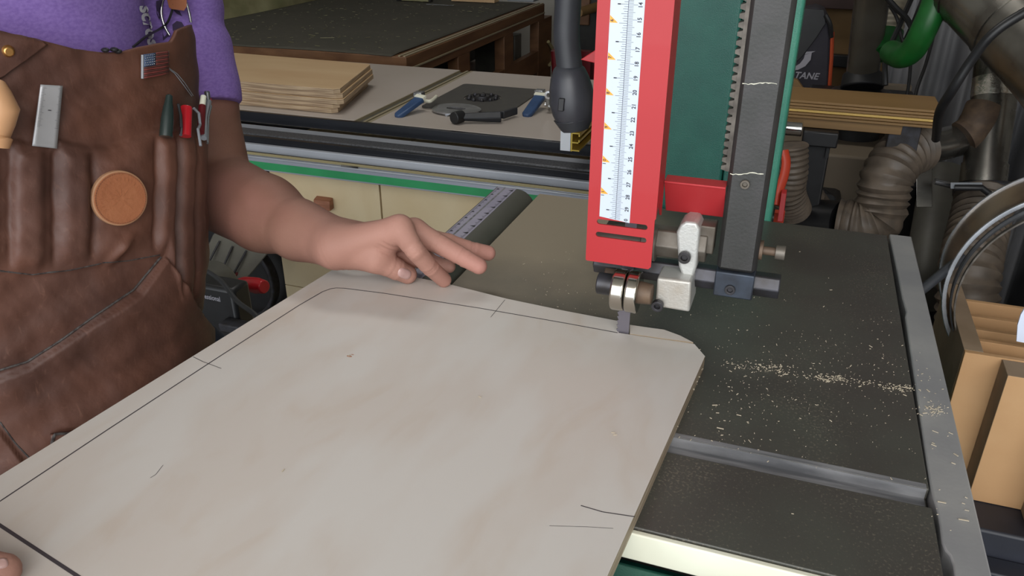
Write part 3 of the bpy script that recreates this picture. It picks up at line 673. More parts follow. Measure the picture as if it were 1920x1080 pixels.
LT = thing('latch', 'small chrome screw latch beside the black lamp head', 'latch', tuple(PZ(1030, 204, SZ)))
mb = MB().cyl(PZ(1028, 176, SZ+.045), PZ(1028, 198, SZ+.02), .006); mb.ring(PZ(1029, 178, SZ+.045), (0, 1, 0), .010, .005, .006); mb.cyl(PZ(1022, 196, SZ+.02), PZ(1038, 197, SZ+.02), .006); mb.cyl(PZ(1030, 198, SZ+.02), (PZ(1030, 204, SZ)[0], PZ(1030, 204, SZ)[1], SZ), .004)
mb.build('latch_body', 'chrome', LT)
p = PZ(855, 206, SZ+.004)
mb = MB(); ol = [(p[0]+.062*math.cos(a)*(1+.06*math.cos(3*a)), p[1]+.052*math.sin(a)) for a in np.linspace(0, 2*PI, 40, endpoint=False)]
put(mb, curve_mesh([ol, stadium(p[0], p[1], .05, .022)], .002), (0, 0, SZ+.006), (1, 0, 0), (0, 1, 0), (0, 0, 1)); 
for q in [(822, 208), (838, 216)]: w_ = PZ(*q, SZ+.003); mb.cyl((w_[0], w_[1], SZ), (w_[0], w_[1], SZ+.0042), .005)
tag(mb.build('throat_insert', 'silver'), 'flat silver insert ring lying in front of the router plate', 'insert ring')
HN = thing('crank_handle', 'black crank handle lying in front of the silver insert ring', 'handle', tuple(PZ(900, 228, SZ)))
a, b = PZ(862, 220, SZ+.014), PZ(940, 219, SZ+.014)
MB().tube([a, b], [.010, .0145], 4).build('grip', 'black_rubber', HN, bevel=.003)
a2 = PZ(859, 220, SZ+.015); MB().cyl(a2+[-.006, -.012, 0], a2+[.004, .014, 0], .0145).build('socket', 'black', HN, bevel=.002)
a3 = PZ(945, 215, SZ+.014); MB().obox(a3+[0.006, .02, 0], (.005, .0, 0), (.008, .026, 0), (0, 0, .009)).build('lever_arm', 'black_rubber', HN, bevel=.002)
# router fence standing at the right
FN = thing('router_fence', 'white faced aluminium extrusion fence behind the gooseneck lamp', 'fence', (-.43, 1.9, SZ))
fy = PZ(1063, 283, .835)[1]; fy = 1.50
a = PY(1050, 282, fy); b = PY(1069, 283, fy); hh = PY(1050, 232, fy)[2]-a[2]
MB().box(a[0], b[0], fy, 2.35, a[2], a[2]+hh).build('face_board', 'white_paint', FN, bevel=.0008)
mb = MB(); x0 = b[0]+.0005; z0 = a[2]; H_ = hh
mb.box(x0, x0+.003, fy+.001, 2.35, z0, z0+H_)
for zz_ in (z0+.001, z0+.017, z0+.036, z0+.052): mb.box(x0+.003, x0+.018, fy+.001, 2.35, zz_, zz_+.0025)
for zz_, s_ in ((z0+.017, 1), (z0+.036, -1)): mb.box(x0+.0155, x0+.018, fy+.001, 2.35, zz_, zz_+.0075) if s_ > 0 else mb.box(x0+.0155, x0+.018, fy+.001, 2.35, zz_-.005, zz_+.001)
mb.build('extrusion', 'yellow_alu', FN)

# ================================================================ WORKBENCH WITH MAT
WZ = .89
WB = thing('workbench', 'brown wooden assembly bench with aluminium edge tracks and open side bays', 'workbench', (-1.7, 3.0, 0))
bxR = -1.19; bxL = -2.27; byN, byF = 2.325, 3.78
MB().box(bxL, bxR, byN, byF, WZ-.035, WZ).build('top', 'bench_wood', WB, bevel=.002)
mb = MB()
for x_ in (bxR-.004, bxR-.022): mb.box(x_-.008, x_, byN+.002, byF-.002, WZ+.0003, WZ+.004)
mb.box(bxR+.0002, bxR+.003, byN+.002, byF, WZ-.042, WZ-.036)
mb.build('edge_track', 'bench_strip', WB, bevel=.0006)
MB().box(bxR-.03, bxR, byN, byF, WZ-.038, WZ-.0355).build('apron_rail', 'bench_wood', WB, bevel=.001)
MB().box(bxR-.03, bxR, byN, byF, WZ-.068, WZ-.0385).build('apron_rail', 'bench_wood', WB, bevel=.001)
MB().box(bxL+.02, bxR-.03, byN, byN+.03, WZ-.2, WZ-.036).build('front_apron', 'bench_wood', WB)
def yb(x, y): return PX(x, y, bxR)[1]
for xa_, xb_, ym in [(772, 800, 130), (860, 882, 120), (946, 963, 90), (1010, 1034, 90)]:
    a_, b_ = yb(xa_, ym), yb(xb_, ym); MB().box(bxR-.045, bxR-.001, a_, b_, 0, WZ-.0685).build('leg', 'bench_wood', WB, bevel=.002)
for x_ in (bxL+.03,):
    for y_ in (byN+.04, byF-.06): MB().box(x_, x_+.05, y_, y_+.05, 0, WZ-.036).build('leg', 'bench_wood', WB, bevel=.002)
z1_ = PX(980, 112, bxR)[2]
MB().box(bxR-.03, bxR-.002, byN, byF, z1_-.10, z1_).build('lower_rail', 'bench_wood', WB, bevel=.001)
MB().box(bxL+.05, bxR-.03, byN, byF, z1_-.10, z1_-.08).build('shelf', 'bench_wood', WB)
MB().box(bxL+.1, bxR-.35, byN+.02, byF-.02, z1_-.07, WZ-.05).build('inner_panel', 'black', WB)
mb = MB(); nx, ny = 40, 60; mz = WZ+.0045; rnd = np.random.RandomState(3).rand(8)*6
mx0, mx1 = bxL+.015, bxR-.05; my0, my1 = byN+.0, byF-.03
V = []
for j in range(ny):
    for i in range(nx):
        u, v = i/(nx-1), j/(ny-1); x_ = mx0+(mx1-mx0)*u; y_ = my0+(my1-my0)*v+.006*math.sin(u*9+1)*(1-v)
        z_ = mz+.0008*math.sin(u*14+v*9)+.005*max(0, 1-v*16)*abs(math.sin(u*6+.4))-.006*max(0, 1-v*40)
        V.append((x_, y_, max(z_, WZ+.003)))
mb.add(V, [(j*nx+i, j*nx+i+1, (j+1)*nx+i+1, (j+1)*nx+i) for j in range(ny-1) for i in range(nx-1)])
tag(mb.build('rubber_mat', 'mat_black', None, solid=.0028), 'black dusty rubber mat covering the top of the brown bench', 'mat')
mb = MB()
for k in range(260):
    x_, y_ = random.uniform(mx0+.03, mx1-.03), random.uniform(my0+.03, my1-.1); a = random.uniform(0, PI); l = random.uniform(.002, .016)
    mb.obox((x_, y_, mz+.0022), (l/2*math.cos(a), l/2*math.sin(a), 0), (-.0007*math.sin(a), .0007*math.cos(a), 0), (0, 0, .0004))
for px, py, l in [(546, 80, .03), (585, 67, .04), (595, 87, .02), (614, 72, .05)]:
    p = PZ(px, py, mz); a = random.uniform(-.6, .6); mb.obox((p[0], p[1], mz+.0022), (l/2*math.cos(a), l/2*math.sin(a), 0), (-.0012*math.sin(a), .0012*math.cos(a), 0), (0, 0, .0006))
tag(mb.build('wood_shavings', 'dusty_plastic', None), 'pale shavings and dust scattered over the black bench mat', 'shavings', kind='stuff')
# small things on the bench
p = PZ(775, 3, mz+.002)
t = thing('yellow_level', 'yellow green plastic bar on the far end of the bench mat', 'tool', (p[0], p[1], mz+.003))
MB().box(p[0]-.09, p[0]+.09, p[1]-.0, p[1]+.03, mz+.003, mz+.02).build('bar', 'black', t, bevel=.002)
MB().box(p[0]-.06, p[0]+.08, p[1]-.004, p[1]-.0003, mz+.005, mz+.018).build('yellow_band', 'dusty_plastic', t)
p = PZ(890, 4, mz+.003); tag(MB().box(p[0]-.12, p[0]+.10, p[1], p[1]+.06, mz+.003, mz+.022).build('wood_offcut', 'ply_face', bevel=.001), 'pale flat wood offcut at the far edge of the bench mat', 'offcut')
p = PZ(970, 3, mz+.003); tag(MB().box(p[0]-.05, p[0]+.08, p[1], p[1]+.10, mz+.003, mz+.014).build('sanding_block', 'grey_plastic', bevel=.002), 'small grey block at the far right corner of the bench mat', 'block')
p = PZ(825, 10, mz+.003); tag(MB().obox((p[0], p[1], mz+.005), (.07, -.002, 0), (0, .003, 0), (0, 0, .0015)).build('metal_strip', 'silver'), 'thin pale strip lying on the mat before the yellow bar', 'strip')
# in the bays of the bench
def inbay(name, lab, cat, x, y, w, h, m, dx=.2):
    q = PX(x, y, bxR-.06); return tag(MB().box(q[0]-dx, q[0], q[1]-w/2, q[1]+w/2, z1_-.08+.0005, z1_-.08+h).build(name, m, None, bevel=.004), lab, cat)
inbay('glass_jar_box', 'clear grey plastic box in the far bay of the bench', 'box', 972, 62, .09, .17, 'grey_case')
# clutter between bench and lamp
q = PX(1060, 60, -.9)
p = PY(1087, 40, 3.9)
t = thing('tool_cabinet', 'dark cabinet behind the gooseneck lamp', 'cabinet', (p[0], 4.0, 0)); 
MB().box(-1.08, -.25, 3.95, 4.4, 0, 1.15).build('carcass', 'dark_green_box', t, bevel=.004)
MB().box(-1.06, -.92, 3.93, 3.9499, .35, .6).build('red_drawer', 'maroon', t, bevel=.003)
MB().box(-1.07, -1.01, 3.93, 3.9499, .78, .98).build('wooden_block', 'bench_wood', t, bevel=.003)
a = PY(1084, 24, 3.7); b = np.array([a[0]+.03, 3.9499, a[2]+.0])
tag(MB().cyl(a, b, .022).build('wood_dowel', 'lumber'), 'short pale wooden dowel end poking out behind the lamp', 'dowel')
RD = thing('red_dolly', 'dark red metal dolly frame on the floor behind the lamp', 'dolly', tuple(PY(1060, 120, 3.3)))
for x1_, y1_, x2_, y2_ in [(1040, 95, 1044, 175), (1074, 10, 1080, 175)]:
    MB().cyl(PY(x1_, y1_, 3.2), PY(x2_, y2_, 3.2), .016).build('tube', 'maroon', RD)
MB().box(PY(1038, 100, 3.3)[0], PY(1110, 100, 3.3)[0], 3.28, 3.32, 0, PY(1050, 92, 3.3)[2]).build('panel', 'maroon', RD)
tag(MB().tube(spline([PX(1030, 122, bxR+.006), PX(1041, 108, bxR+.012), PX(1036, 92, bxR+.012), PX(1028, 78, bxR+.006)], 6), .008, 8).build('yellow_strap', 'rail_tan'), 'loop of yellow strap beside the bench leg', 'strap')
# lumpy dusty sheet beyond the left of the bench
mb = MB(); nx, ny = 50, 50; V = []
for j in range(ny):
    for i in range(nx):
        u, v = i/(nx-1), j/(ny-1); e_ = min(1, 7*min(u, 1-u, v, 1-v))
        V.append((-3.15+.86*u, 2.4+1.95*v, (.74+.9*v+.035*math.sin(u*11+v*5)+.03*math.sin(v*17-u*6)+.02*math.sin(u*31+v*23))*e_**.5))
mb.add(V, [(j*nx+i, j*nx+i+1, (j+1)*nx+i+1, (j+1)*nx+i) for j in range(ny-1) for i in range(nx-1)])
tag(mb.build('dust_sheet', 'dusty_plastic', None, solid=.004, smooth=180), 'crumpled olive dust sheet beyond the left side of the bench', 'sheet')

# ================================================================ UNDER THE ARM: black machine, clamp, cable
def Q(x, y, D): return PD(x, y, D)
CS = thing('tool_case', 'black tool case with white lettering beside the apron', 'case', (-.92, 1.05, 0))
cy_ = 1.08
a, b = PY(330, 540, cy_), PY(484, 700, cy_)
zt_ = PY(400, 538, cy_)[2]
xL_, xR_ = PY(280, 600, cy_)[0], PY(446, 600, cy_)[0]
MB().box(xL_, xR_, cy_, cy_+.05, 0.0, zt_).build('body', 'black', CS, bevel=.008)
mb = MB(); c_ = PY(367, 559, cy_-.001); r_ = PY(413, 562, cy_-.001)
put(mb, text2d('Professional', .0135, .0003, align='RIGHT', bold=.0002), (r_[0], cy_-.0006, r_[2]), (.86, 0, -.02), (0, 0, 1.1), (0, -1, 0))
put(mb, text2d('7', .012, .0003), PY(362, 573, cy_-.0006), (1, 0, 0), (0, 0, 1), (0, -1, 0))
mb.build('lettering', 'logo_grey', CS)
a = PY(440, 612, cy_-.02); MB().box(a[0]-.03, a[0]+.06, cy_-.03, cy_-.0005, a[2]-.012, a[2]+.006).build('latch', 'dark_steel', CS, bevel=.003)
HG = thing('dusty_duct', 'dusty grey flat plank of duct leaning behind the forearm', 'duct', (-.95, 1.35, 0))
a0, a1, a2_, a3_ = PY(398, 440, 1.42), PY(500, 478, 1.42), PY(420, 575, 1.30), PY(345, 560, 1.30)
MB().prism([a0, a1, a2_, a3_], (-.0, .03, .01)).build('panel', 'grey_case', HG, bevel=.004)
for k_, (p1, p2) in enumerate([((412, 452), (372, 530)), ((436, 462), (398, 545)), ((462, 470), (412, 560))]):
    MB().cyl(PY(*p1, 1.41), PY(*p2, 1.31), .0025).build('rib', 'dark_steel', HG)
mb = MB().cyl(PY(385, 548, 1.22), PY(385, 548, 1.22)+np.array([0, .05, 0]), .055, seg=36); mb.build('hub', 'grey_case', HG, bevel=.004)
MB().prism([PY(395, 575, 1.31), PY(385, 575, 1.31), PY(385, 640, 1.31)*[1, 1, 0], PY(420, 640, 1.31)*[1, 1, 0]], (0, .03, 0)).build('leg', 'dark_steel', HG)
BM = thing('shop_vacuum', 'black machine body in the shadow left of the birch cabinets', 'machine', (-1.4, 1.72, 0))
MB().box(-1.75, cL-.012, 1.62, 1.93, 0, .70).build('body', 'black', BM, bevel=.02)
MB().ring(PY(448, 520, 1.58), (0, 1, 0), .12, .108, .03, 48).build('rim', 'dark_steel', BM, bevel=.003)
MB().ring(PY(395, 440, 1.58), (0, 1, 0), .10, .08, .03, 48).build('rim', 'navy', BM, bevel=.003)
CH = thing('red_handled_clamp', 'red handled clamp sticking out of the shadow below the forearm', 'clamp', tuple(PY(440, 530, 1.35)))
a, b = PY(450, 530, 1.32), PY(496, 538, 1.30)
MB().tube([a, a*.8+b*.2, a*.3+b*.7, b], [.011, .016, .0185, .015], 20).build('handle', 'red_plastic', CH, bevel=.002)
MB().cyl(PY(446, 529, 1.325), PY(451, 530, 1.32), .012).build('ferrule', 'silver', CH)
MB().cyl(PY(420, 524, 1.40), PY(448, 529.5, 1.323), .006).build('shaft', 'dark_steel', CH)
MB().box(*[v for q_ in zip(PY(434, 535, 1.36)-[.0, 0, .03], PY(441, 515, 1.36)+[.0, .02, .0]) for v in q_]).build('jaw', 'maroon', CH, bevel=.003)
tag(MB().tube(spline([PD(360, 500, 1.15), PD(385, 507, 1.12), PD(415, 528, 1.08), PD(445, 565, 1.04), PD(480, 592, 1.0), PD(520, 640, .98), PD(540, 720, 1.1)], 10), .0032, 10).build('power_cable', 'black_rubber'), 'thin dark cable crossing in front of the red handled clamp', 'cable')

# ================================================================ RIGHT BACKGROUND
CC = thing('cream_cabinet', 'cream metal cabinet behind the saw column and ribbed hose', 'cabinet', (.35, 2.2, 0))
cyq = 1.95
t_ = PY(1640, 297, cyq); r_ = PY(1716, 303, cyq)
MB().box(-.35, r_[0], cyq, 2.32, 0, t_[2]).build('body', 'panel_cream', CC, bevel=.006)
MB().box(.12, r_[0], 2.29, 2.32, t_[2]+.001, t_[2]+.10).build('back_panel', 'panel_cream', CC)
LS = thing('lumber_stack', 'stack of yellow brown boards lying behind the saw column', 'lumber', tuple(PD(1620, 240, 1.5)))
ly = PD(1765, 230, 1.45)[1]
def LZ(x, y): return PY(x, y, ly)
xR = LZ(1765, 225)[0]; zt_ = LZ(1762, 208)[2]; zb_ = LZ(1762, 243)[2]; xl_ = -.03
nb = 6; hh = (zt_-zb_)/nb
for k in range(nb):
    m_ = 'lumber_line' if k in (2,) else 'lumber'
    MB().box(xl_, xR-.001*(k % 2), ly+.001*(k % 3), ly+.125, zb_+k*hh+.0006, zb_+(k+1)*hh-.0004).build('board', m_, LS, bevel=.0008)
xR2 = LZ(1690, 258)[0]
MB().box(xl_, xR2, ly+.015, ly+.10, zb_-.020, zb_).build('bearer', 'lumber', LS, bevel=.001)
SP = thing('steel_stand', 'dark steel stand carrying the stack of yellow brown boards', 'stand', (xR2-.1, ly+.05, 0))
MB().box(xR2-.02, xR2+.035, ly+.03, ly+.09, 0, zb_-.0005).build('post', 'dark_steel', SP, bevel=.002)
zz = zb_-.0205
MB().box(.02, .085, ly-.01, ly+.10, zz-.03, zz-.0003).build('bracket', 'black', SP, bevel=.003)
a = LZ(1555, 262); MB().box(.085, a[0]+.003, ly+.01, ly+.06, zz-.026, zz-.004).build('bracket_arm', 'rack_steel', SP, bevel=.001)
MB().box(a[0]-.002, a[0]+.004, ly+.01, ly+.02, zz-.055, zz-.004).build('hook', 'black', SP)
a = LZ(1490, 236); MB().cyl((a[0]-.03, ly-.02, a[2]), (a[0]+.015, ly-.02, a[2]), .014).build('clamp_screw', 'chrome', SP, bevel=.002)
MB().box(.03, .075, ly+.02, ly+.08, 0, zz-.03).build('post', 'black', SP, bevel=.004)
# left hoses and black machine
h1 = hose([PD(1482, 272, 1.50), PD(1482, 320, 1.52), PD(1478, 360, 1.55), PD(1490, 395, 1.6)], .032, .010, .0015) 
tag(h1.build('ribbed_hose', 'hose_dark'), 'dark ribbed hose dropping beside the green saw column', 'hose')
tag(hose([PD(1480, 345, 1.7), PD(1510, 370, 1.7), PD(1530, 395, 1.72)], .035, .011, .0015).build('ribbed_hose', 'hose_dark'), 'short grey ribbed hose leading into the black machine', 'hose')
MC = thing('black_machine', 'black motor housing on the floor right of the saw column', 'machine', tuple(PD(1550, 420, 1.8)*[1, 1, 0]))
q = PD(1540, 425, 1.75)
MB().box(q[0]-.12, q[0]+.04, q[1]-.06, q[1]+.20, 0, PD(1540, 396, 1.75)[2]).build('body', 'black', MC, bevel=.015)
MB().cyl(PD(1520, 383, 1.75), PD(1562, 388, 1.75), .026).build('handle', 'black_rubber', MC, bevel=.008)
MB().cyl(PD(1490, 322, 1.75), PD(1505, 322, 1.75), .014).build('knob_stem', 'black_rubber', MC)
MB().cyl(PD(1505, 306, 1.75), PD(1502, 338, 1.75), .012).build('knob', 'black', MC, bevel=.003)
MB().tube([PD(1500, 340, 1.78), PD(1540, 380, 1.78), PD(1556, 400, 1.8)], [.02, .03, .03], 16).build('elbow', 'black', MC)
OR = thing('hand_cart', 'orange red metal frame with curved handle beside the green saw column', 'cart', tuple(PD(1465, 400, 1.3)*[1, 1, 0]))
q = PD(1462, 400, 1.31); MB().box(q[0]-.008, q[0]+.008, q[1], q[1]+.016, 0, q[2]).build('post', 'orange_red', OR)
MB().tube(spline([PD(1470, 282, 1.3), PD(1474, 305, 1.3), PD(1470, 330, 1.3), PD(1462, 355, 1.3), PD(1458, 385, 1.3)], 8), .0085, 12, flat=.6).build('curved_arm', 'orange_red', OR)
MB().prism([PD(1465, 362, 1.28), PD(1475, 362, 1.28), PD(1468, 416, 1.28), PD(1457, 416, 1.28)], (0, .02, 0)).build('bar', 'red_paint', OR, bevel=.001)
# bag
BG = thing('shoulder_bag', 'black bag with pale swoosh logo and orange edge hanging behind the column', 'bag', tuple(PY(1520, 180, 2.35)))
by2 = 2.35
def BP(x, y, o=0): return PY(x, y, by2-o)
MB().prism([BP(*p) for p in [(1440, 182), (1470, 60), (1490, 35), (1510, 18), (1530, 14), (1545, 20), (1552, 34), (1560, 70), (1556, 182)]], (0, .10, 0)).build('bag_body', 'bag_black', BG, bevel=.01)
MB().tube([BP(1561, 60, .004), BP(1559, 110, .004), BP(1554, 182, .004)], .005, 8).build('piping', 'orange_trim', BG)
MB().tube(spline([BP(1548, 28, .01), BP(1556, 45, .012), BP(1559, 70, .006)], 6), .006, 8).build('strap', 'black', BG)
MB().prism([BP(*p, .004) for p in [(1470, 70), (1510, 16), (1545, 18), (1548, 44), (1530, 72), (1505, 105), (1490, 120)]], (0, .0035, 0)).build('dark_flap', 'black', BG, bevel=.001)
mb = MB()
crv = [(1522, 99), (1520, 112), (1510, 124), (1496, 131), (1480, 132)]; inn = [(1509, 103), (1507, 110), (1500, 119), (1492, 124), (1480, 126)]
mb.prism([BP(*p, .0048) for p in crv+inn[::-1]], (0, .0006, 0)); mb.prism([BP(*p, .0048) for p in [(1529, 96), (1512, 97), (1509, 102), (1522, 99)]], (0, .0006, 0))
c_ = BP(1534, 144, .0048); sc = np.linalg.norm(BP(1534, 150)-BP(1534, 138))
put(mb, text2d('TANE', sc*1.42, .0003, align='RIGHT', shear=.25, bold=sc*.03), c_, (1, 0, 0), (0, 0, 1), (0, -1, 0))
mb.build('printed_logo', 'logo_grey', BG)
# plywood sheet and beam behind
wy = 2.55
t = thing('plywood_sheet', 'brown plywood sheet standing behind the black bag', 'plywood sheet', tuple(PY(1560, 200, wy)*[1, 1, 0]))
MB().box(PY(1440, 50, wy)[0], PY(1690, 50, wy)[0], wy, wy+.018, 0, 1.6).build('sheet', 'ply_brown', t)
MB().box(PY(1445, 5, wy)[0], PY(1620, 5, wy)[0], wy-.05, wy-.001, PY(1540, 12, wy)[2], PY(1540, 12, wy)[2]+.1).build('batten', 'dark_beam', t, bevel=.002)
q = PY(1580, 113, wy); MB().box(q[0]-.045, q[0]+.03, wy-.03, wy-.001, q[2]-.015, q[2]+.018).build('block', 'black', t, bevel=.002)
MB().prism([PY(*p, 2.30) for p in [(1480, 182), (1480, 146), (1495, 150), (1506, 165), (1511, 182)]], (0, .02, 0)).build('offcut', 'lumber', t, bevel=.001)
# drill column
DC = thing('machine_column', 'dusty round steel column on a black collar behind the lumber', 'column', tuple(PD(1620, 168, 1.95)))
d0 = 1.95
MB().cyl(PD(1617, 142, d0), PD(1642, -60, d0-.2), .038).build('column_tube', 'tubeglass', DC)
MB().cyl(PD(1616, 166, d0), PD(1618, 138, d0), .050, .046).build('collar', 'black', DC, bevel=.004)
q = PD(1616, 170, d0); MB().cyl(q-[0, 0, .02], q, .085, .07).build('base_flange', 'dark_steel', DC, bevel=.004)
MB().box(q[0]-.12, q[0]+.13, q[1]-.1, q[1]+.14, q[2]-.07, q[2]-.0201).build('base_plate', 'black', DC, bevel=.005)
print('COLBASE', q, t_[2], r_)
MB().cyl((q[0], q[1], 0 if q[2] < t_[2]+.09 else t_[2]+.0006), (q[0], q[1], q[2]-.07), .06).build('pedestal', 'black', DC)
# white ribbed hose and green hose
tag(hose([PD(1680, -60, 1.9), PD(1676, 0, 1.9), PD(1670, 50, 1.9), PD(1664, 74, 1.9)], .030, .0125, .0012).build('ribbed_hose', 'hose_white'), 'cream ribbed hose behind the tangle of black cables', 'hose')
tag(MB().tube(spline([PD(1664, 58, 1.88), PD(1660, 80, 1.88), PD(1664, 100, 1.87)], 6), .036, 20).build('hose_cuff', 'hose_green'), 'dark green cuff at the end of the cream hose', 'cuff')
tag(MB().tube(spline([PD(1768, -60, 1.5), PD(1755, 0, 1.52), PD(1735, 50, 1.54), PD(1712, 92, 1.58), PD(1690, 105, 1.62), PD(1672, 98, 1.68)], 12), [.0245]*61, 24).build('green_hose', 'hose_green'), 'smooth bright green hose bending down from the upper right', 'hose')
cabs = [([(1658, -10), (1680, 15), (1700, 35), (1712, 60), (1716, 90)], 'thick black cable behind the green hose'),
        ([(1712, -10), (1690, 40), (1672, 80), (1660, 110), (1660, 160)], 'black cable sloping down left behind the green hose'),
        ([(1668, 10), (1682, 35), (1690, 70), (1700, 90)], 'thin black cable curling beneath the thick one'),
        ([(1700, 76), (1680, 90), (1664, 102), (1655, 112)], 'short black cable joining the bunch beside the collar'),
        ([(1732, -10), (1712, 40), (1694, 80)], 'thin grey cable running beside the green hose'),
        ([(1708, 110), (1705, 150), (1698, 195)], 'black cable hanging straight down below the green hose'),
        ([(1764, 0), (1752, 60), (1736, 120), (1720, 165), (1713, 200)], 'black cable hanging down right of the green hose')]
for k, (pp, lab) in enumerate(cabs):
    tag(MB().tube(spline([PD(x, y, 1.72+.02*k) for x, y in pp], 8), .006 if k in (0, 1, 3) else .0038, 8).build('power_cable', 'black'), lab, 'cable')
tag(MB().tube(spline([PD(2040, -40, 1.10), PD(1920, 24, 1.12), PD(1860, 65, 1.14), PD(1820, 115, 1.17), PD(1785, 170, 1.2), PD(1762, 210, 1.25), PD(1755, 260, 1.35)], 12), .0072, 14).build('power_cable', 'black'), 'thick black cable sweeping across the large silver duct', 'cable')
# plastic curtain behind the ducts
mb = MB(); V = []; nx = 90; x0, x1 = PY(1672, 100, 2.42)[0], PY(2150, 100, 2.42)[0]
for j in range(2):
    for i in range(nx):
        u = i/(nx-1); V.append((x0+(x1-x0)*u, 2.42+.035*math.sin(u*34)+.02*math.sin(u*71+1), [0.02, 2.0][j]))
mb.add(V, [(i, i+1, nx+i+1, nx+i) for i in range(nx-1)])
tag(mb.build('plastic_curtain', 'plastic_sheet', None, solid=.002, smooth=180), 'grey plastic sheeting hanging in folds behind the ducts', 'plastic sheet')
# ducts
DU = thing('dust_duct', 'galvanised round dust ducting with foil tape at the upper right', 'duct', tuple(PD(1860, 380, 1.5)))
MB().tube(spline([PD(1715, -150, 1.62), PD(1775, -90, 1.55), PD(1836, -29, 1.48), PD(1905, 40, 1.42), PD(1977, 110, 1.36), PD(2080, 210, 1.28), PD(2260, 235, 1.27), PD(2700, 215, 1.28)], 8), .079, 40).build('main_pipe', 'galvanised', DU)
MB().ring(PD(1836, -29, 1.48), ray(1905, 40)*1.42-ray(1775, -90)*1.55, .0815, .079, .012).build('pipe_collar', 'galvanised', DU)
MB().ring(PD(1905, 40, 1.42), ray(1977, 110)*1.36-ray(1836, -29)*1.48, .0815, .079, .014).build('pipe_collar', 'galvanised', DU)
MB().tube([PD(1876, 40, 1.6), PD(1862, 200, 1.6), PD(1842, 340, 1.6)], [.041, .041, .039], 32).build('drop_pipe', 'galvanised', DU)
MB().tube([PD(1867, 148, 1.6), PD(1863.5, 184, 1.6)], .0420, 32).build('foil_tape', 'foil', DU)
MB().tube(spline([PD(1806, 257, 1.598), PD(1822, 246, 1.595), PD(1836, 224, 1.59), PD(1846, 200, 1.59)], 6), .0345, 24).build('rusty_elbow', 'rusty', DU)
MB().tube([PD(1847, 308, 1.6), PD(1842, 345, 1.6)], .0425, 32).build('pipe_collar', 'galvanised', DU)
MB().tube(spline([PD(1738, 275, 1.62), PD(1775, 268, 1.62), PD(1812, 255, 1.62), PD(1835, 225, 1.61)], 8), [.033]*25, 28).build('branch_pipe', 'galvanised', DU)
BG2 = thing('blast_gate', 'dark metal blast gate clamped under the silver drop pipe', 'blast gate', tuple(PD(1840, 380, 1.55)))
MB().obox(PD(1812, 348, 1.52), RT*.030, ray(1812, 348)*.02, UP*.006).build('gate_plate', 'grey_plastic', BG2, bevel=.001)
MB().cyl(PD(1848, 345, 1.6), PD(1846, 372, 1.6), .058).build('gate_body', 'dark_steel', BG2, bevel=.006)
MB().cyl(PD(1752, 340, 1.55), PD(1800, 352, 1.55), .006).build('gate_handle', 'silver', BG2)
MB().tube([PD(1790, 352, 1.5), PD(1840, 352, 1.48), PD(1880, 382, 1.5)], .006, 10).build('clamp_band', 'black', BG2)
MB().cyl(PD(1866, 380, 1.47), PD(1866, 380, 1.455), .007).build('bolt', 'silver', BG2)
B3 = thing('blast_gate', 'dark blast gate joining the big ribbed hose to the side pipe', 'blast gate', tuple(PD(1725, 300, 1.6)))
a = PD(1728, 262, 1.6); MB().tube([PD(1716, 280, 1.6), PD(1738, 272, 1.6)], .050, 4).build('gate_body', 'dark_steel', B3, bevel=.004)
MB().obox(PD(1733, 318, 1.6), RT*.016, ray(1733, 318)*.012, UP*.075).build('gate_slide', 'galvanised', B3, bevel=.001)
tag(hose([PD(1722, 275, 1.58), PD(1690, 292, 1.56), PD(1664, 330, 1.55), PD(1655, 370, 1.56), PD(1646, 408, 1.57), PD(1615, 422, 1.58), PD(1572, 418, 1.6)], .048, .0155, .003, 28).build('ribbed_hose', 'hose_dark'), 'large brown ribbed hose bending behind the saw table', 'hose')
tag(MB().cyl(PD(1576, 418, 1.6), PD(1510, 412, 1.66), .044).build('hose_port', 'black'), 'black round port feeding the large brown hose', 'port')
tag(hose([PD(1846, 372, 1.58), PD(1836, 420, 1.55), PD(1822, 480, 1.5), PD(1815, 540, 1.48), PD(1812, 620, 1.5)], .052, .020, .003, 28).build('ribbed_hose', 'hose_dark'), 'dark ribbed hose dropping from the blast gate behind the crate', 'hose')
tag(MB().tube([PD(1770, 330, 1.85), PD(1735, 560, 1.7)], .05, 24).build('grey_pipe', 'grey_case'), 'dusty grey pipe leaning between the two ribbed hoses', 'pipe')
tag(MB().box(PD(1690, 380, 1.95)[0], PD(1742, 380, 1.95)[0], 2.0, 2.06, 0, PD(1700, 330, 1.95)[2]).build('dark_cabinet', 'black'), 'narrow black upright panel behind the large ribbed hose', 'panel')

# ---------------- MDF organiser with steel bands
mz = .95
OG = thing('mdf_organizer', 'tan fibreboard divider crate beside the right edge of the saw table', 'organizer', (.30, .86, .74))
ox0, oy0 = PZ(1808, 655, mz)[0], PZ(1808, 655, mz)[1]; oy1 = .958; ox1 = .46; th = .0175
q_z = PY(1831, 939, PZ(1890, 704, .949)[1])[2]
MB().box(ox0, ox0+th, oy0+.0005, oy1, q_z, mz).build('side_panel', 'mdf_edge_shade', OG, bevel=.0005)  # whole panel in the darker tone, shade of its side face painted in
MB().box(ox1-th, ox1, oy0+.0005, oy1, q_z, mz).build('side_panel', 'mdf_edge_shade', OG, bevel=.0005)
MB().box(ox0-.0, ox1, oy0-.006, oy0, q_z, mz).build('front_panel', 'mdf', OG, bevel=.0005)
for k, yd in enumerate((.828, .862, .902, .95)):
    MB().box(ox0+th, ox1-th, yd, yd+.006, q_z+.012, mz-.004-.004*k).build('divider', 'mdf', OG, bevel=.0004)
MB().box(ox0+th, ox1-th, oy0, oy1, q_z, q_z+.01).build('bottom', 'mdf', OG)
p2 = PZ(1890, 704, .949); yf2 = p2[1]; print('BIN', p2, oy0)
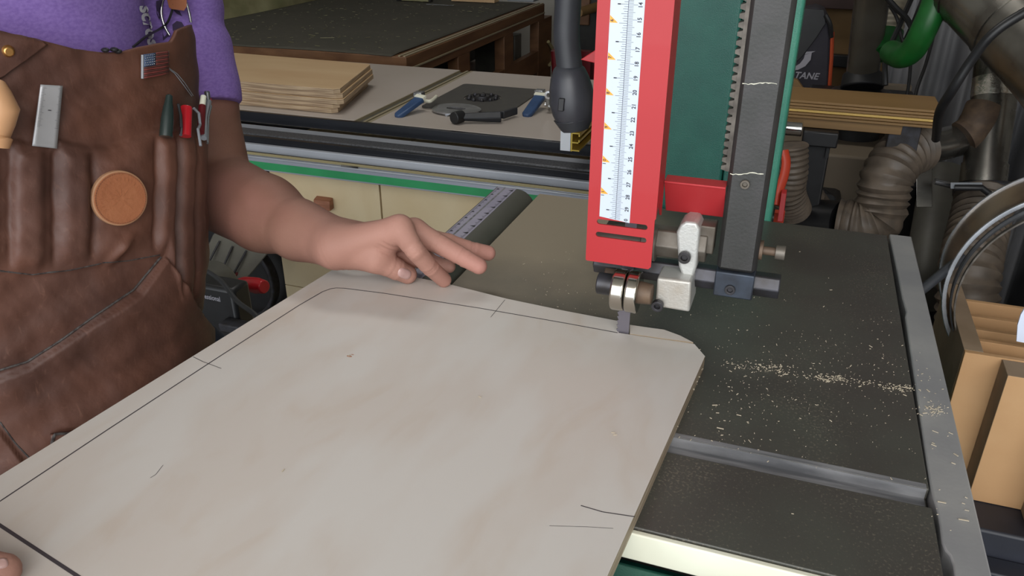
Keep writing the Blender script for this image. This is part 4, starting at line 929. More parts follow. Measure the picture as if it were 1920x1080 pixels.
zb2 = PY(1831, 939, yf2)[2]
def bin_(x0, x1, y0, y1, z0, z1):
    mb = MB().box(x0, x1, y0, y1, z0, z1); mb.m = [1, 1, 0, 1, 1, 1]; mb.build('front_bin', ['mdf', 'mdf_edge_shade'], OG, bevel=.0006)  # all faces but the front take the darker, painted-in shade tone
bin_(p2[0], ox1, yf2, oy0-.0065, zb2, .949)
zb3 = PY(1893, 960, yf2-.035)[2]
q3 = PY(1905, 860, yf2-.035)
bin_(p2[0]+.048, ox1, yf2-.035, yf2-.0005, zb2, .90)
BX = thing('dark_cabinet', 'dark blue grey cabinet below the tan divider crate', 'cabinet', (.33, .85, 0))
MB().box(.175, .60, .715, 1.02, 0, zb2-.0005).build('body', 'navy', BX, bevel=.003)
MB().box(.215, .60, .69, .7145, 0, zb2-.03).build('door', 'navy', BX, bevel=.002)
# steel bands standing in the slots
def band(lab, y0, y1, c, r, m, rims=True):
    t = thing('steel_band', lab, 'steel band', (c[0], (y0+y1)/2, c[2]-r), 'rings of steel band standing in the divider crate')
    cc = np.array([c[0], (y0+y1)/2, c[2]]); ax = np.array([.06, 1, 0])
    MB().ring(cc, ax, r, r-.0016, y1-y0, 110).build('band', m, t)
    if rims:
        MB().ring(cc+ax*(y1-y0)/2, ax, r+.0022, r-.003, .003, 110).build('rolled_edge', 'silver', t, bevel=.0008)
        MB().ring(cc-ax*(y1-y0)/2, ax, r+.0022, r-.003, .003, 110).build('rolled_edge', 'silver', t, bevel=.0008)
bc_ = PY(1990, 515, .936); print('BANDC', bc_)
band('wide polished steel band ring, outermost in the tan divider crate', .866, .936, bc_, .118, 'band_steel')
band('dark steel band ring in front of the polished one', .851, .862, bc_, .1155, 'black', False)
band('thin dark steel band ring nearest the front of the crate', .842, .8475, bc_, .113, 'rack_steel', False)
tag(MB().prism([PY(*p, oy0+.02) for p in [(1906, 640), (1908, 610), (1914, 590), (1925, 572), (1960, 560), (1960, 650)]], (0, .002, 0)).build('torn_card', 'torn_paper'), 'torn pale blue card standing in the front slot of the crate', 'card')
PK = thing('wood_rack', 'reddish brown plank rack behind the steel band rings', 'rack', (.62, 1.35, 0))
for k in range(5): MB().box(.46+.002, .9, 1.20+.045*k, 1.243+.045*k, .55, .80).build('plank', 'planks', PK, bevel=.001)
MB().box(.45, .9, 1.2, 1.43, 0, .549).build('rack_base', 'dark_green_box', PK)
MB().obox((.60, 1.62, .75), (.03, .02, .0), (-.02, .03, 0), (.08, 0, .75)).build('upright', 'lumber', PK, bevel=.002)
# ================================================================ PERSON
V3 = lambda *a: np.array(a, float)
def rcone(p, a, b, ra, rb):
    ba = b-a; pa = p-a; h = np.clip(pa@ba/(ba@ba), 0, 1)
    return np.linalg.norm(pa-h[:, None]*ba, axis=1)-(ra+(rb-ra)*h)
def smin(a, b, k):
    h = np.clip(.5+.5*(b-a)/k, 0, 1); return b*(1-h)+a*h-k*h*(1-h)
def chain(p, pts, rad, k=.004):
    d = None
    for i in range(len(pts)-1):
        e = rcone(p, pts[i], pts[i+1], rad[i], rad[i+1]); d = e if d is None else smin(d, e, k)
    return d
def surface(f, lo, hi, h):
    """mesh of the zero set of f (naive surface nets on a grid, refined only near the surface)"""
    lo = np.array(lo, float); B = 8; nb = np.ceil((np.array(hi)-lo)/h/B).astype(int); n = nb*B+1
    cc = np.stack(np.meshgrid(*[np.arange(m) for m in nb], indexing='ij'), -1).reshape(-1, 3)
    cen = lo+(cc*B+B/2)*h; d = np.concatenate([f(c) for c in np.array_split(cen, max(1, len(cen)//200000))])
    Vv = np.full(n, 1., np.float32); act = np.abs(d) < B*h*1.05
    for s_, e_ in ((d < 0) & ~act,):  # pragma: no cover
        pass
    return None
def surface(f, lo, hi, h):
    lo = np.array(lo, float); B = 8; nb = np.ceil((np.array(hi)-lo)/h/B).astype(int); n = nb*B+1
    cc = np.stack(np.meshgrid(*[np.arange(m) for m in nb], indexing='ij'), -1).reshape(-1, 3)
    d = f(lo+(cc*B+B/2)*h); Vv = np.full(n, 1., np.float32)
    for c in cc[d < 0]: Vv[c[0]*B:c[0]*B+B+1, c[1]*B:c[1]*B+B+1, c[2]*B:c[2]*B+B+1] = -1
    act = cc[np.abs(d) < B*h*1.1]; g = np.stack(np.meshgrid(*[np.arange(B+1)]*3, indexing='ij'), -1).reshape(-1, 3)
    for c in np.array_split(act, max(1, len(act)//400)):
        if not len(c): continue
        I = (c[:, None, :]*B+g[None]).reshape(-1, 3); val = f(lo+I*h); Vv[I[:, 0], I[:, 1], I[:, 2]] = val
    S = Vv < 0; cnt = sum(S[i:n[0]-1+i, j:n[1]-1+j, k:n[2]-1+k].astype(np.int8) for i in (0, 1) for j in (0, 1) for k in (0, 1))
    cells = np.argwhere((cnt > 0) & (cnt < 8)); idx = -np.ones(n, np.int64); idx[cells[:, 0], cells[:, 1], cells[:, 2]] = np.arange(len(cells))
    acc = np.zeros((len(cells), 3)); w = np.zeros(len(cells)); cor = [np.array(q) for q in np.ndindex(2, 2, 2)]
    for a in cor:
        for ax in range(3):
            if a[ax]: continue
            b = a.copy(); b[ax] = 1; A_ = cells+a; B_ = cells+b
            va = Vv[A_[:, 0], A_[:, 1], A_[:, 2]]; vb = Vv[B_[:, 0], B_[:, 1], B_[:, 2]]; m = (va < 0) != (vb < 0)
            t = va[m]/(va[m]-vb[m]); pt = a+np.zeros((m.sum(), 3)); pt[:, ax] += t; acc[m] += pt; w[m] += 1
    verts = lo+(cells+acc/w[:, None])*h; faces = []
    for ax in range(3):
        u, v = (ax+1) % 3, (ax+2) % 3; sl = [slice(1, None)]*3; a = S[tuple(slice(0, n[k]-1) if k == ax else slice(0, n[k]) for k in range(3))]
        b = S[tuple(slice(1, n[k]) if k == ax else slice(0, n[k]) for k in range(3))]; E = np.argwhere(a != b)
        E = E[(E[:, u] > 0) & (E[:, v] > 0)]; fl = a[E[:, 0], E[:, 1], E[:, 2]]
        du = np.zeros(3, int); du[u] = 1; dv = np.zeros(3, int); dv[v] = 1; q = []
        for o_ in (-du-dv, -dv, 0*du, -du): T_ = E+o_; q.append(idx[T_[:, 0], T_[:, 1], T_[:, 2]])
        q = np.stack(q, 1); ok = (q >= 0).all(1); q = q[ok]; fl = fl[ok]; q[~fl] = q[~fl][:, ::-1]; faces.append(q)
    return verts, np.concatenate(faces)
C2 = V3(-.645, .473); Fv = V3(.978, -.213, 0); Lv = V3(.213, .978, 0)
C3 = V3(C2[0], C2[1], 0)
# ---- joints
SH = V3(-.628, .688, 1.325); HM = PD(366, 195, .868); EL = PD(394, 350, .880); M1 = PD(497, 401, .835); M2 = PD(562, 432, .805); WR = PD(636, 459, .772)
IM = PD(750, 428, .748); MM = IM+V3(.004, .020, -.010); RM = IM+V3(-.003, .037, -.023); PM = IM+V3(-.012, .051, -.037)
Wa = WR+V3(.0, -.008, .001); Wb = WR+V3(0, .016, -.003)
def hand(p, IMc, W1, W2, MMc, RMc, PMc, idx_, mid, rng, pnk, th, web):
    palm = rcone(p, W1, IMc, .0170, .0118)
    for a, b, ra, rb in ((W1, MMc, .017, .0110), (W2, RMc, .0165, .0105), (W2, PMc, .0165, .0100), ((W1+W2)/2, (MMc+RMc)/2, .018, .012)): palm = smin(palm, rcone(p, a, b, ra, rb), .010)
    palm = smin(palm, rcone(p, IMc-V3(.006, 0, .004), PMc-V3(.004, 0, .003), .0105, .0095), .008)
    palm = smin(palm, rcone(p, web[0], web[1], .0085, .0075), .012); palm = smin(palm, rcone(p, th[1]+V3(-.012, .006, 0), PMc-V3(.006, 0, .004), .011, .009), .012)
    f = [chain(p, [IMc]+idx_, [.0122, .0094, .0083, .0076], .003), chain(p, [MMc]+mid, [.0120, .0098, .0088, .0080], .003),
         chain(p, [RMc]+rng, [.0110, .0092, .0084, .0077], .003), chain(p, [PMc]+pnk, [.0098, .0080, .0072, .0066], .003)]
    fd = f[0]
    for q in f[1:]: fd = smin(fd, q, .0012)
    d = smin(palm, fd, .0055)
    t = chain(p, th, [.0160, .0130, .0106, .0094], .004)
    d = smin(d, rcone(p, th[1]+V3(-.006, .020, -.004), pnk[0]+V3(0, 0, -.002), .010, .010), .004)
    return smin(d, t, .0075)
I1 = [PD(777, 468, .737), PD(804, 499, .756), PD(832, 524.5, .7785)]
Mi = [PD(826, 459, .765), PD(866, 481, .766), PD(898, 499, .766)]
Ri = [PD(840, 456, .785), PD(884, 469, .790), PD(915, 474.5, .796)]
Pi = [PD(794, 482, .80), PD(820, 496, .80), PD(842, 500, .80)]
Ti = [PD(664, 473, .772), PD(703, 486, .762), PD(738, 502, .772), PD(764, 514.5, .7835)]
def _u(a, b): return (b-a)/np.linalg.norm(b-a)
CREASE = []
for c_, j_, k_ in ((Ti, 2, (-.0035, -.0008, .0020)), (I1, 1, (-.0015, .0014)), (I1, 0, (-.003, 0, .003)), (Mi, 0, (-.003, 0, .003)), (Mi, 1, (-.0014, .0014)), (Ri, 1, (-.0014, .0014))):
    CREASE.append((c_[j_], _u(c_[j_-1] if j_ else (IM if c_ is I1 else MM), c_[j_+1]), .014, k_))
CREASE.append((Ti[0]+V3(-.004, 0, .004), _u(WR, IM), .03, (-.012, -.008)))
CREASE.append(((Ti[1]+IM)/2+V3(.002, -.004, 0), _u(Ti[1], IM), .010, (-.006, -.002, .003)))
def left_arm(p):
    d = smin(rcone(p, SH, HM, .044, .0432), rcone(p, HM, EL, .0432, .0455), .008)
    fa = chain(p, [EL, M1, M2, (Wa+Wb)/2], [.0450, .0400, .0285, .0215], .008)
    fa = smin(fa, rcone(p, M2, Wb, .0280, .018), .008); fa = smin(fa, rcone(p, M2, Wa, .0275, .0195), .008)
    d = smin(d, fa, .006)
    h = hand(p, IM, Wa, Wb, MM, RM, PM, I1, Mi, Ri, Pi, Ti, (Ti[1]+V3(.004, .004, .004), IM+V3(-.012, 0, -.010)))
    d = smin(d, h, .010)
    for j, ax, R_, offs in CREASE:
        q = p-j; s_ = q@ax; r2 = np.linalg.norm(q-s_[:, None]*ax, axis=1); m = np.exp(-(r2/R_)**4)
        for o_ in offs: d = d+.0011*np.exp(-((s_-o_)/.0013)**2)*m
    return d
tR = PZ(6, 1070, BZ+.0088)
RS = V3(-.690, .262, 1.32); RE = V3(-.715, .075, 1.09); RW = V3(-.500, .135, 1.058)
RI = V3(-.420, .160, 1.050); RMm = RI+V3(.003, -.020, .001); RR = RI+V3(-.005, -.039, -.002); RP = RI+V3(-.014, -.055, -.006)
def fing(m, yo, L=1.): return [m+V3(.040*L, yo, .004), m+V3(.062*L, yo*1.3, -.012), V3(m[0]+.078*L, m[1]+yo*1.5, BZ+.0068)]
def right_arm(p):
    d = smin(rcone(p, RS, RE, .054, .044), chain(p, [RE, RE*.6+RW*.4, RW], [.048, .042, .024], .01), .008)
    W1 = RW+V3(0, .008, 0); W2 = RW+V3(0, -.014, 0)
    th = [RW+V3(.025, .022, -.008), RW+V3(.058, .045, -.016), tR*.45+(RW+V3(.058, .045, -.016))*.55+V3(0, 0, .004), tR]
    h = hand(p, RI, W1, W2, RMm, RR, RP, fing(RI, .004), fing(RMm, 0, 1.08), fing(RR, -.003), fing(RP, -.006, .8), th, (RW+V3(.05, .03, -.012), RI+V3(-.015, 0, -.01)))
    return smin(d, h, .01)
HC = C3+Fv*.075+V3(0, 0, 1.60)
def head(p):
    q = p-HC; l = np.stack([q@Fv, q@Lv, q[:, 2]], 1)
    e = lambda c, r: (np.linalg.norm((l-np.array(c))/np.array(r), axis=1)-1)*min(r)
    d = smin(e((-.015, 0, .025), (.098, .076, .095)), e((.03, 0, -.045), (.060, .054, .062)), .03)
    d = smin(d, e((.088, 0, -.012), (.018, .012, .022)), .012); d = smin(d, e((.083, 0, .018), (.012, .05, .008)), .012)
    for s in (-1, 1): d = smin(d, e((-.005, s*.077, -.008), (.018, .009, .030)), .006); d = -smin(-d, e((.089, s*.031, .004), (.014, .016, .010)), .008)
    d = smin(d, e((.080, 0, -.052), (.012, .024, .009)), .006)
    nk = rcone(p, C3+V3(0, 0, 1.34), HC+V3(-.01, 0, -.05)-Fv*.03, .058, .054); return smin(d, nk, .02)
def torso(p, a, b, z0, z1, n=2.4):
    u = (p-C3)@Lv; v = (p-C3)@Fv; t = np.clip((p[:, 2]-z0)/(z1-z0), 0, 1)
    g = ((np.abs(u)/a)**n+(np.abs(v)/b)**n)**(1/n); return (g-1)*min(a, b)
def bodycore(p):
    d = np.maximum(torso(p, .14, .085, 0, 1), np.maximum(p[:, 2]-1.36, .80-p[:, 2])); d = smin(d, rcone(p, C3-Lv*.15+V3(0, 0, 1.34), C3+Lv*.15+V3(0, 0, 1.34), .045, .045), .03)
    return smin(d, head(p), .03)
vA, fA = surface(left_arm, (-.72, .54, .99), (-.19, .80, 1.40), .00125)
vB, fB = surface(right_arm, (-.78, .02, 1.0), (-.31, .34, 1.39), .0024)
vC, fC = surface(lambda p: bodycore(p), (-.86, .24, .76), (-.42, .72, 1.76), .0065)
PER = thing('person', 'person in purple shirt and brown leather apron pushing the board with left hand', 'person', (C2[0], C2[1], 0))
mb = MB(); mb.add(vA, fA); mb.add(vB, fB); mb.add(vC, fC)
# legs (under the trousers) belong to the same body
def legs(p):
    d = None
    for s in (-1, 1):
        h = C3+Lv*s*.09+V3(0, 0, .86); k_ = C3+Lv*s*.10+Fv*.02+V3(0, 0, .47); a = C3+Lv*s*.11-Fv*.02+V3(0, 0, .09)
        e = chain(p, [h, k_, a], [.085, .055, .038], .02); d = e if d is None else smin(d, e, .03)
    return d
vD, fD = surface(legs, (-.82, .22, .03), (-.47, .73, .97), .012); mb.add(vD, fD)
body = mb.build('body', 'skin', PER, smooth=180)
def bvh_of(v, f): return BVHTree.FromPolygons([tuple(q) for q in v], [tuple(q) for q in f])
bvA = bvh_of(vA, fA.tolist()); bvB = bvh_of(vB, fB.tolist())
def hit(bv, x, y):
    r = Vector(ray(x, y)); r.normalize(); loc, n, i, d = bv.ray_cast(Vector(CP), r)
    if loc is None: return None
    if n.dot(r) > 0: n = -n
    return np.array(loc), np.array(n)
def nail(bv, cx, cy, ux, uy, a, b, parent, name='thumbnail'):
    mb = MB(); pts = []; U = np.array([ux, uy])/math.hypot(ux, uy); Wd = np.array([-U[1], U[0]]); vs = []; nn = 20
    c = hit(bv, cx, cy); 
    if c is None: return
    vs.append(c[0]+c[1]*.0009)
    for rr_, of in ((.55, .0009), (.9, .0006), (1.0, -.0002)):
        for k in range(nn):
            t = 2*PI*k/nn; sx = abs(math.cos(t))**.75*np.sign(math.cos(t)); sy = abs(math.sin(t))**.75*np.sign(math.sin(t))
            q = U*a*rr_*sx+Wd*b*rr_*sy; h_ = hit(bv, cx+q[0], cy+q[1]) or c; vs.append(h_[0]+h_[1]*of)
    fs = [(0, 1+k, 1+(k+1) % nn) for k in range(nn)]
    for r_ in range(2): fs += [(1+r_*nn+k, 1+(r_+1)*nn+k, 1+(r_+1)*nn+(k+1) % nn, 1+r_*nn+(k+1) % nn) for k in range(nn)]
    mb.add(vs, fs); mb.build(name, 'nail', parent, smooth=180)
nail(bvA, 758.5, 513, 25, 9, 13, 10, body)
nail(bvB, 2, 1057, 30, -8, 14, 10, body)
for s in (-1, 1):
    e_ = HC+Fv*.080+Lv*s*.031+V3(0, 0, .004); mb = MB().ball(e_, .0125); mb.build('eye', 'eye', body); 
MB().tube([HC+Fv*.089+Lv*.022+V3(0, 0, -.052), HC+Fv*.094+V3(0, 0, -.053), HC+Fv*.089-Lv*.022+V3(0, 0, -.052)], .004, 8).build('mouth', 'lip', body)
def hairf(p):
    q = p-HC; l = np.stack([q@Fv, q@Lv, q[:, 2]], 1)
    d = (np.linalg.norm((l-np.array((-.022, 0, .036)))/np.array((.102, .084, .098)), axis=1)-1)*.084
    return np.maximum(d, l[:, 0]*.75-l[:, 2]*.66+.0)
vH, fH = surface(hairf, HC-.14, HC+.16, .006); MB().add(vH, fH).build('hair', 'hair', PER, smooth=180)
# ---- shirt
hemd = (EL-HM)/np.linalg.norm(EL-HM)
def shirtf(p):
    top = rcone(p, C3-Lv*.155+V3(0, 0, 1.325), C3+Lv*.155+V3(0, 0, 1.325), .062, .062)
    d = smin(torso(p, .152, .100, 0, 1), top+.0, .03); d = np.where(p[:, 2] > 1.30, smin(np.maximum(torso(p, .152, .100, 0, 1), p[:, 2]-1.335), top, .04), torso(p, .152, .100, 0, 1))
    d = np.maximum(d, .86-p[:, 2])
    inset = np.clip((1.17-p[:, 2])/.05, 0, 1)*.028; d = d+inset
    for s_, h_, dd, r1, r2 in ((SH, HM+hemd*.004, hemd, .060, .0490), (RS, RS*.45+RE*.55, (RE-RS)/np.linalg.norm(RE-RS), .062, .055)):
        sl = rcone(p, s_, h_+dd*.05, r1, r2); sl = np.maximum(sl, (p-h_)@dd)
        d = smin(d, sl, .014)
    col_ = rcone(p, C3+V3(0, 0, 1.37)+Fv*.01, C3+V3(0, 0, 1.46)+Fv*.02, .062, .058); d = np.maximum(d, -col_)
    w = .0018*np.sin((p@(Fv*60+Lv*25))+p[:, 2]*38)*np.sin(p[:, 2]*21+1)+.0012*np.sin(p[:, 2]*90+p[:, 1]*70)
    fold = .006*np.exp(-(((p-HM)@hemd+.075)/.012)**2)*np.clip(((p-HM)@Fv+.01)*30, 0, 1)*(p[:, 1] > .64)
    return d+w+fold
vS, fS = surface(shirtf, (-.82, .15, .85), (-.44, .84, 1.42), .0032)
MB().add(vS, fS).build('shirt', 'shirt', PER, smooth=180)
shirt = [o for o in COL.objects if o.name == 'shirt'][0]
bvS = bvh_of(vS, fS.tolist())
def trouf(p):
    return np.minimum(legs(p)-.014, np.maximum(torso(p, .165, .11, 0, 1), np.maximum(p[:, 2]-.93, .78-p[:, 2])))
vT, fT = surface(lambda p: np.maximum(trouf(p), .06-p[:, 2]), (-.86, .2, .04), (-.45, .75, .96), .011)
MB().add(vT, fT).build('trousers', 'denim', PER, smooth=180)
for s in (-1, 1):
    a_ = C3+Lv*s*.11-Fv*.05+V3(0, 0, .045); mb = MB().tube([a_-Fv*.02, a_+Fv*.05+V3(0, 0, .01), a_+Fv*.15-V3(0, 0, .01), a_+Fv*.21-V3(0, 0, .015)], [.04, .048, .042, .028], 16); mb.build('shoe', 'black', PER)

# ---- apron
def tgt(y): return np.interp(y, [0, 50, 90, 130, 200, 300, 420, 470, 520, 560, 585, 610, 640, 670, 760, 900], [352, 358, 366, 371, 375, 378, 379, 380, 376, 367, 372, 381, 384, 380, 372, 366])
PH = np.radians(np.linspace(-20, 130, 151)); nE = 2.3
def ell(ph, a, b, z):
    c, s = np.cos(ph), np.sin(ph); r = (np.abs(c/b)**nE+np.abs(s/a)**nE)**(-1/nE)
    return C3+np.multiply.outer(r*c, Fv)+np.multiply.outer(r*s, Lv)+np.multiply.outer(z+0*c, V3(0, 0, 1))
ZT = np.linspace(.62, 1.32, 71); AA = []; PE = []
for z in ZT:
    lo_, hi_ = .09, .26
    for _ in range(26):
        a = (lo_+hi_)/2; P_ = pr(ell(PH, a, .120, z)); k = P_[:, 0].argmax()
        if P_[k, 0] > tgt(P_[k, 1])-1.0: hi_ = a
        else: lo_ = a
    AA.append(a); PE.append(PH[k])
AA = np.array(AA); PE = np.array(PE); print('apron a', AA[::10], 'phi', np.degrees(PE[::10]))
AA = np.convolve(np.pad(AA, 2, 'edge'), np.ones(5)/5, 'valid'); PE = np.convolve(np.pad(PE, 4, 'edge'), np.ones(9)/9, 'valid')
topx = [-200, -60, 0, 95, 140, 190, 225, 250, 290, 316, 321, 328, 342, 357, 365]; topy = [40, 50, 58, 80, 92, 98, 97, 90, 82, 77, 70, 57, 51, 46, 60]
def ptop(x): return np.interp(x, [-200, 0, 28, 50, 85, 105, 130, 160, 200, 225, 245, 285, 315, 340, 380, 420], [268, 266, 262, 268, 272, 262, 268, 275, 276, 270, 262, 246, 243, 240, 236, 234])
def pbot(x): return np.interp(x, [-200, 0, 60, 130, 190, 300, 320, 420], [500, 506, 514, 505, 492, 478, 560, 600])
def pdiag(x): return np.interp(x, [-200, 0, 50, 110, 180, 250, 300, 345, 383], [790, 697, 680, 640, 590, 545, 480, 560, 620])
def sst(e0, e1, x): t = np.clip((x-e0)/(e1-e0), 0, 1); return t*t*(3-2*t)
def bump(x, y):
    h = .0035*sst(-2, 3, y-ptop(x))*(1-sst(-3, 4, y-pbot(x))*.4)
    m = sst(0, 30, y-ptop(x))*(1-sst(-40, 0, y-pbot(x)))
    for c, w_, a_ in ((45, 30, .0058), (132, 26, .0048), (-60, 45, .007), (225, 45, .0045), (301, 15, .0065), (336, 12, .0060), (362, 8, .004)):
        h = h+m*a_*np.exp(-((x-c)/w_)**4)
    for c, w_ in ((95, 7), (14, 7), (320, 4), (283, 6), (166, 8)): h = h-m*.0022*np.exp(-((x-c)/w_)**2)
    h = h+.006*np.exp(-(((x-212)*.87+(y-470)*.5)/10)**2)*np.exp(-((y-465)/25)**2)
    low = sst(-2, 5, y-pdiag(x)); h = h*(1-.25*low)+.0055*low+.006*low*np.exp(-((x-300)/110)**2-((y-620)/110)**2)
    h = h+.0016*np.sin(x*.023+y*.011)*np.sin(y*.019-x*.006+1)+.0009*np.sin(x*.06+y*.04)*np.sin(y*.05)
    h = h+.00018*np.sin(x*.11+2*np.sin(y*.03))*np.sin(y*.045+x*.02)+.00012*np.sin(x*.17-y*.13+np.sin(y*.05)*2)
    lo2 = sst(-2, 3, y-np.interp(x, [-50, 0, 30, 55, 70, 400], [740, 790, 830, 860, 900, 1500])); h = h+.004*lo2
    return h
NR, NC = 330, 250; G = np.zeros((NR, NC, 3)); phL = math.radians(-75)
for j in range(NC):
    u = j/(NC-1); u = 1-(1-u)**1.25 if False else u
    # column top from the bib outline
    def at(z, u=u):
        a = np.interp(z, ZT, AA); pe = np.interp(z, ZT, PE)+math.radians(3); ph = phL+(pe-phL)*u
        return ell(np.array([ph]), a, .120, z)[0], ph, a
    lo_, hi_ = 1.10, 1.315
    for _ in range(24):
        z = (lo_+hi_)/2; q = pr(at(z)[0])
        if q[1] > np.interp(q[0], topx, topy): lo_ = z
        else: hi_ = z
    zt = z
    for i in range(NR):
        z = .64+(zt-.64)*(i/(NR-1)); G[i, j] = at(z)[0]
N_ = np.cross(np.gradient(G, axis=1), np.gradient(G, axis=0)); N_ /= np.linalg.norm(N_, axis=2, keepdims=True); N_ *= np.sign((N_*(G-C3-[0, 0, 1])).sum(2).mean())
X_ = pr(G); G2 = G+N_*(.002+bump(X_[..., 0], X_[..., 1]))[..., None]
mb = MB(); fs = [(i*NC+j, i*NC+j+1, (i+1)*NC+j+1, (i+1)*NC+j) for i in range(NR-1) for j in range(NC-1)]
mb.add(G2.reshape(-1, 3), fs); apron = mb.build('leather_apron', 'leather', PER, smooth=180)
k_ = apron.modifiers.new('solid', 'SOLIDIFY'); k_.thickness = .003; k_.offset = -1 if True else 1
bvP = bvh_of(G2.reshape(-1, 3), fs)
def srf(x, y, off=0, bv=None):
    for dx in (0, -3, -6, -10, -16, -24):
        h_ = hit(bv or bvP, x+dx, y)
        if h_ is not None:
            return h_[0]+h_[1]*off
    r = ray(x, y); return CP+r*.66
def patchgrid(cor, nu, nv, off, bv=None):
    c = [np.array(q, float) for q in cor]; out = []
    for j in range(nv+1):
        for i in range(nu+1):
            u, v = i/nu, j/nv; q = (c[0]*(1-u)+c[1]*u)*(1-v)+(c[3]*(1-u)+c[2]*u)*v; out.append(srf(q[0], q[1], off, bv))
    return out, [(j*(nu+1)+i, (j+1)*(nu+1)+i, (j+1)*(nu+1)+i+1, j*(nu+1)+i+1) for j in range(nv) for i in range(nu)]
def cord(pp, r, name, m, parent, off=.0006, bv=None, sub=10, seg=6):
    P = []; 
    for i in range(len(pp)-1):
        for k in range(sub): t = k/sub; P.append((pp[i][0]*(1-t)+pp[i+1][0]*t, pp[i][1]*(1-t)+pp[i+1][1]*t))
    P.append(pp[-1]); return MB().tube([srf(x, y, off, bv) for x, y in P], r, seg).build(name, m, parent)
cord([(301, 481), (250, 543), (180, 590), (110, 640), (50, 678), (-40, 705)], .0009, 'seam', 'thread', apron)
cord([(-40, 506), (0, 508), (60, 515), (130, 507), (190, 494)], .0008, 'seam', 'thread', apron, -.0004)
cord([(192, 493), (240, 489), (300, 478)], .0007, 'seam', 'thread', apron, -.0003)
cord([(0, 791), (28, 830), (58, 862)], .0007, 'seam', 'thread', apron, 0)
# bib corner flap with rivet
g_, f_ = patchgrid([(-60, 48), (94, 77), (0, 144), (-60, 180)], 24, 12, .0028); MB().add(g_, f_).build('bib_flap', 'leather', apron, solid=.0026, smooth=180)
h_ = hit(bvP, 13, 95); 
if h_: MB().cyl(h_[0]+h_[1]*.002, h_[0]+h_[1]*.0052, .0046, .003, 24).build('rivet', 'brass', apron, bevel=.0006)
# round leather patch
h_ = hit(bvP, 222, 371); pc, pn = h_; vd = -ray(222, 371); vd /= np.linalg.norm(vd); pn = vd*math.cos(.56)+RT*math.sin(.56); pn[2] = .10; pn /= np.linalg.norm(pn); up_ = V3(0, 0, 1)-pn*pn[2]; up_ /= np.linalg.norm(up_); sd = np.cross(up_, pn)
pc = pc+pn*.0032; rP = np.linalg.norm(PD(222, 318, pr(pc)[2])-PD(222, 424, pr(pc)[2]))/2*.99
pt = MB().cyl(pc-pn*.0035, pc+pn*.0008, rP*1.0, rP*.985, 56).build('leather_patch', 'patch_rim', apron, bevel=.0007, seg=3)
MB().cyl(pc+pn*.0006, pc+pn*.0015, rP*.93, rP*.92, 56).build('patch_face', 'leather_light', pt)
mb = MB()
for k in range(64):
    a = 2*PI*k/64; d_ = up_*math.cos(a)+sd*math.sin(a); t_ = -up_*math.sin(a)+sd*math.cos(a); mb.obox(pc+pn*.0016+d_*rP*.89, t_*rP*.030, d_*.00012, pn*.00018)
mb.build('patch_stitching', 'leather', pt)
mb = MB(); txt = 'Community Woodworker'
for k, ch in enumerate(txt):
    if ch == ' ': continue
    a = math.radians(-112+k*11.2); d_ = up_*math.cos(a)+sd*math.sin(a); t_ = -up_*math.sin(a)+sd*math.cos(a)
    if k < 20 and False: continue
    mb.obox(pc+pn*.0015+d_*rP*.70, t_*rP*.035, d_*rP*(.035+.02*(k % 3 == 0)), pn*.0002); mb.obox(pc+pn*.0015+d_*rP*.70+t_*rP*.02, t_*rP*.006, d_*rP*.05, pn*.0003)
for a, l0, l1 in ((1.9, .12, .45), (2.5, .1, .5), (2.6, .15, .55), (-2.0, .1, .42), (-1.4, .12, .5), (-.9, .1, .45), (.9, .1, .42), (.2, .08, .38), (-.3, .08, .36)):
    d_ = up_*math.cos(a)+sd*math.sin(a); t_ = -up_*math.sin(a)+sd*math.cos(a); mb.obox(pc+pn*.0015+d_*rP*(l0+l1)/2, t_*rP*.012, d_*rP*(l1-l0)/2, pn*.00025)
mb.build('embossing', 'leather_light', pt)
# flag pin
fl = [(264, 102), (311, 96), (311, 137), (264, 147)]
def fq(u0, u1, v0, v1):
    c = [np.array(q, float) for q in fl]; f = lambda u, v: tuple((c[0]*(1-u)+c[1]*u)*(1-v)+(c[3]*(1-u)+c[2]*u)*v); return [f(u0, v0), f(u1, v0), f(u1, v1), f(u0, v1)]
mb = MB(); g_, f_ = patchgrid(fl, 8, 8, .0022); mb.add(g_, f_)
for k in range(13):
    mb.mat(1 if k % 2 == 0 else 0); u0 = .46 if k < 7 else 0; g_, f_ = patchgrid(fq(u0, 1, k/13+.008, (k+1)/13-.008), 6, 1, .0032); mb.add(g_, f_)
mb.mat(2); g_, f_ = patchgrid(fq(0, .47, 0, .53), 4, 4, .0034); mb.add(g_, f_); mb.mat(3)
for r_ in range(5):
    for c_ in range(6):
        u, v = .04+c_*.072+.02*(r_ % 2), .05+r_*.1; g_, f_ = patchgrid(fq(u, u+.030, v, v+.035), 1, 1, .0037); mb.add(g_, f_)
pin = mb.build('flag_pin', ['flag_pale', 'flag_red', 'flag_blue', 'silver'], apron, solid=.0012)
mb = MB().tube([srf(262.5, 103, .0025), srf(262.5, 147, .0025)], .0011, 8); mb.tube([srf(311.5, 96, .0025), srf(311.5, 137, .0025)], .0004, 6); mb.build('flag_pole', 'grey_plastic', apron)
cord([(313, 126), (330, 138), (345, 156), (360, 179)], .0004, 'pin_cord', 'grey_plastic', apron, .001)
cord([(313, 128), (325, 137), (341, 158), (357, 180)], .0004, 'pin_cord', 'grey_plastic', apron, .0012)
# loop at the bottom
g_, f_ = patchgrid([(94, 812), (135, 806), (150, 850), (96, 850)], 8, 6, .004); MB().add(g_, f_).build('tool_loop', 'leather', apron, solid=.003, smooth=180)
cord([(95, 850), (94, 826), (101, 810), (135, 806)], .0012, 'loop_edge', 'thread', apron, .005)
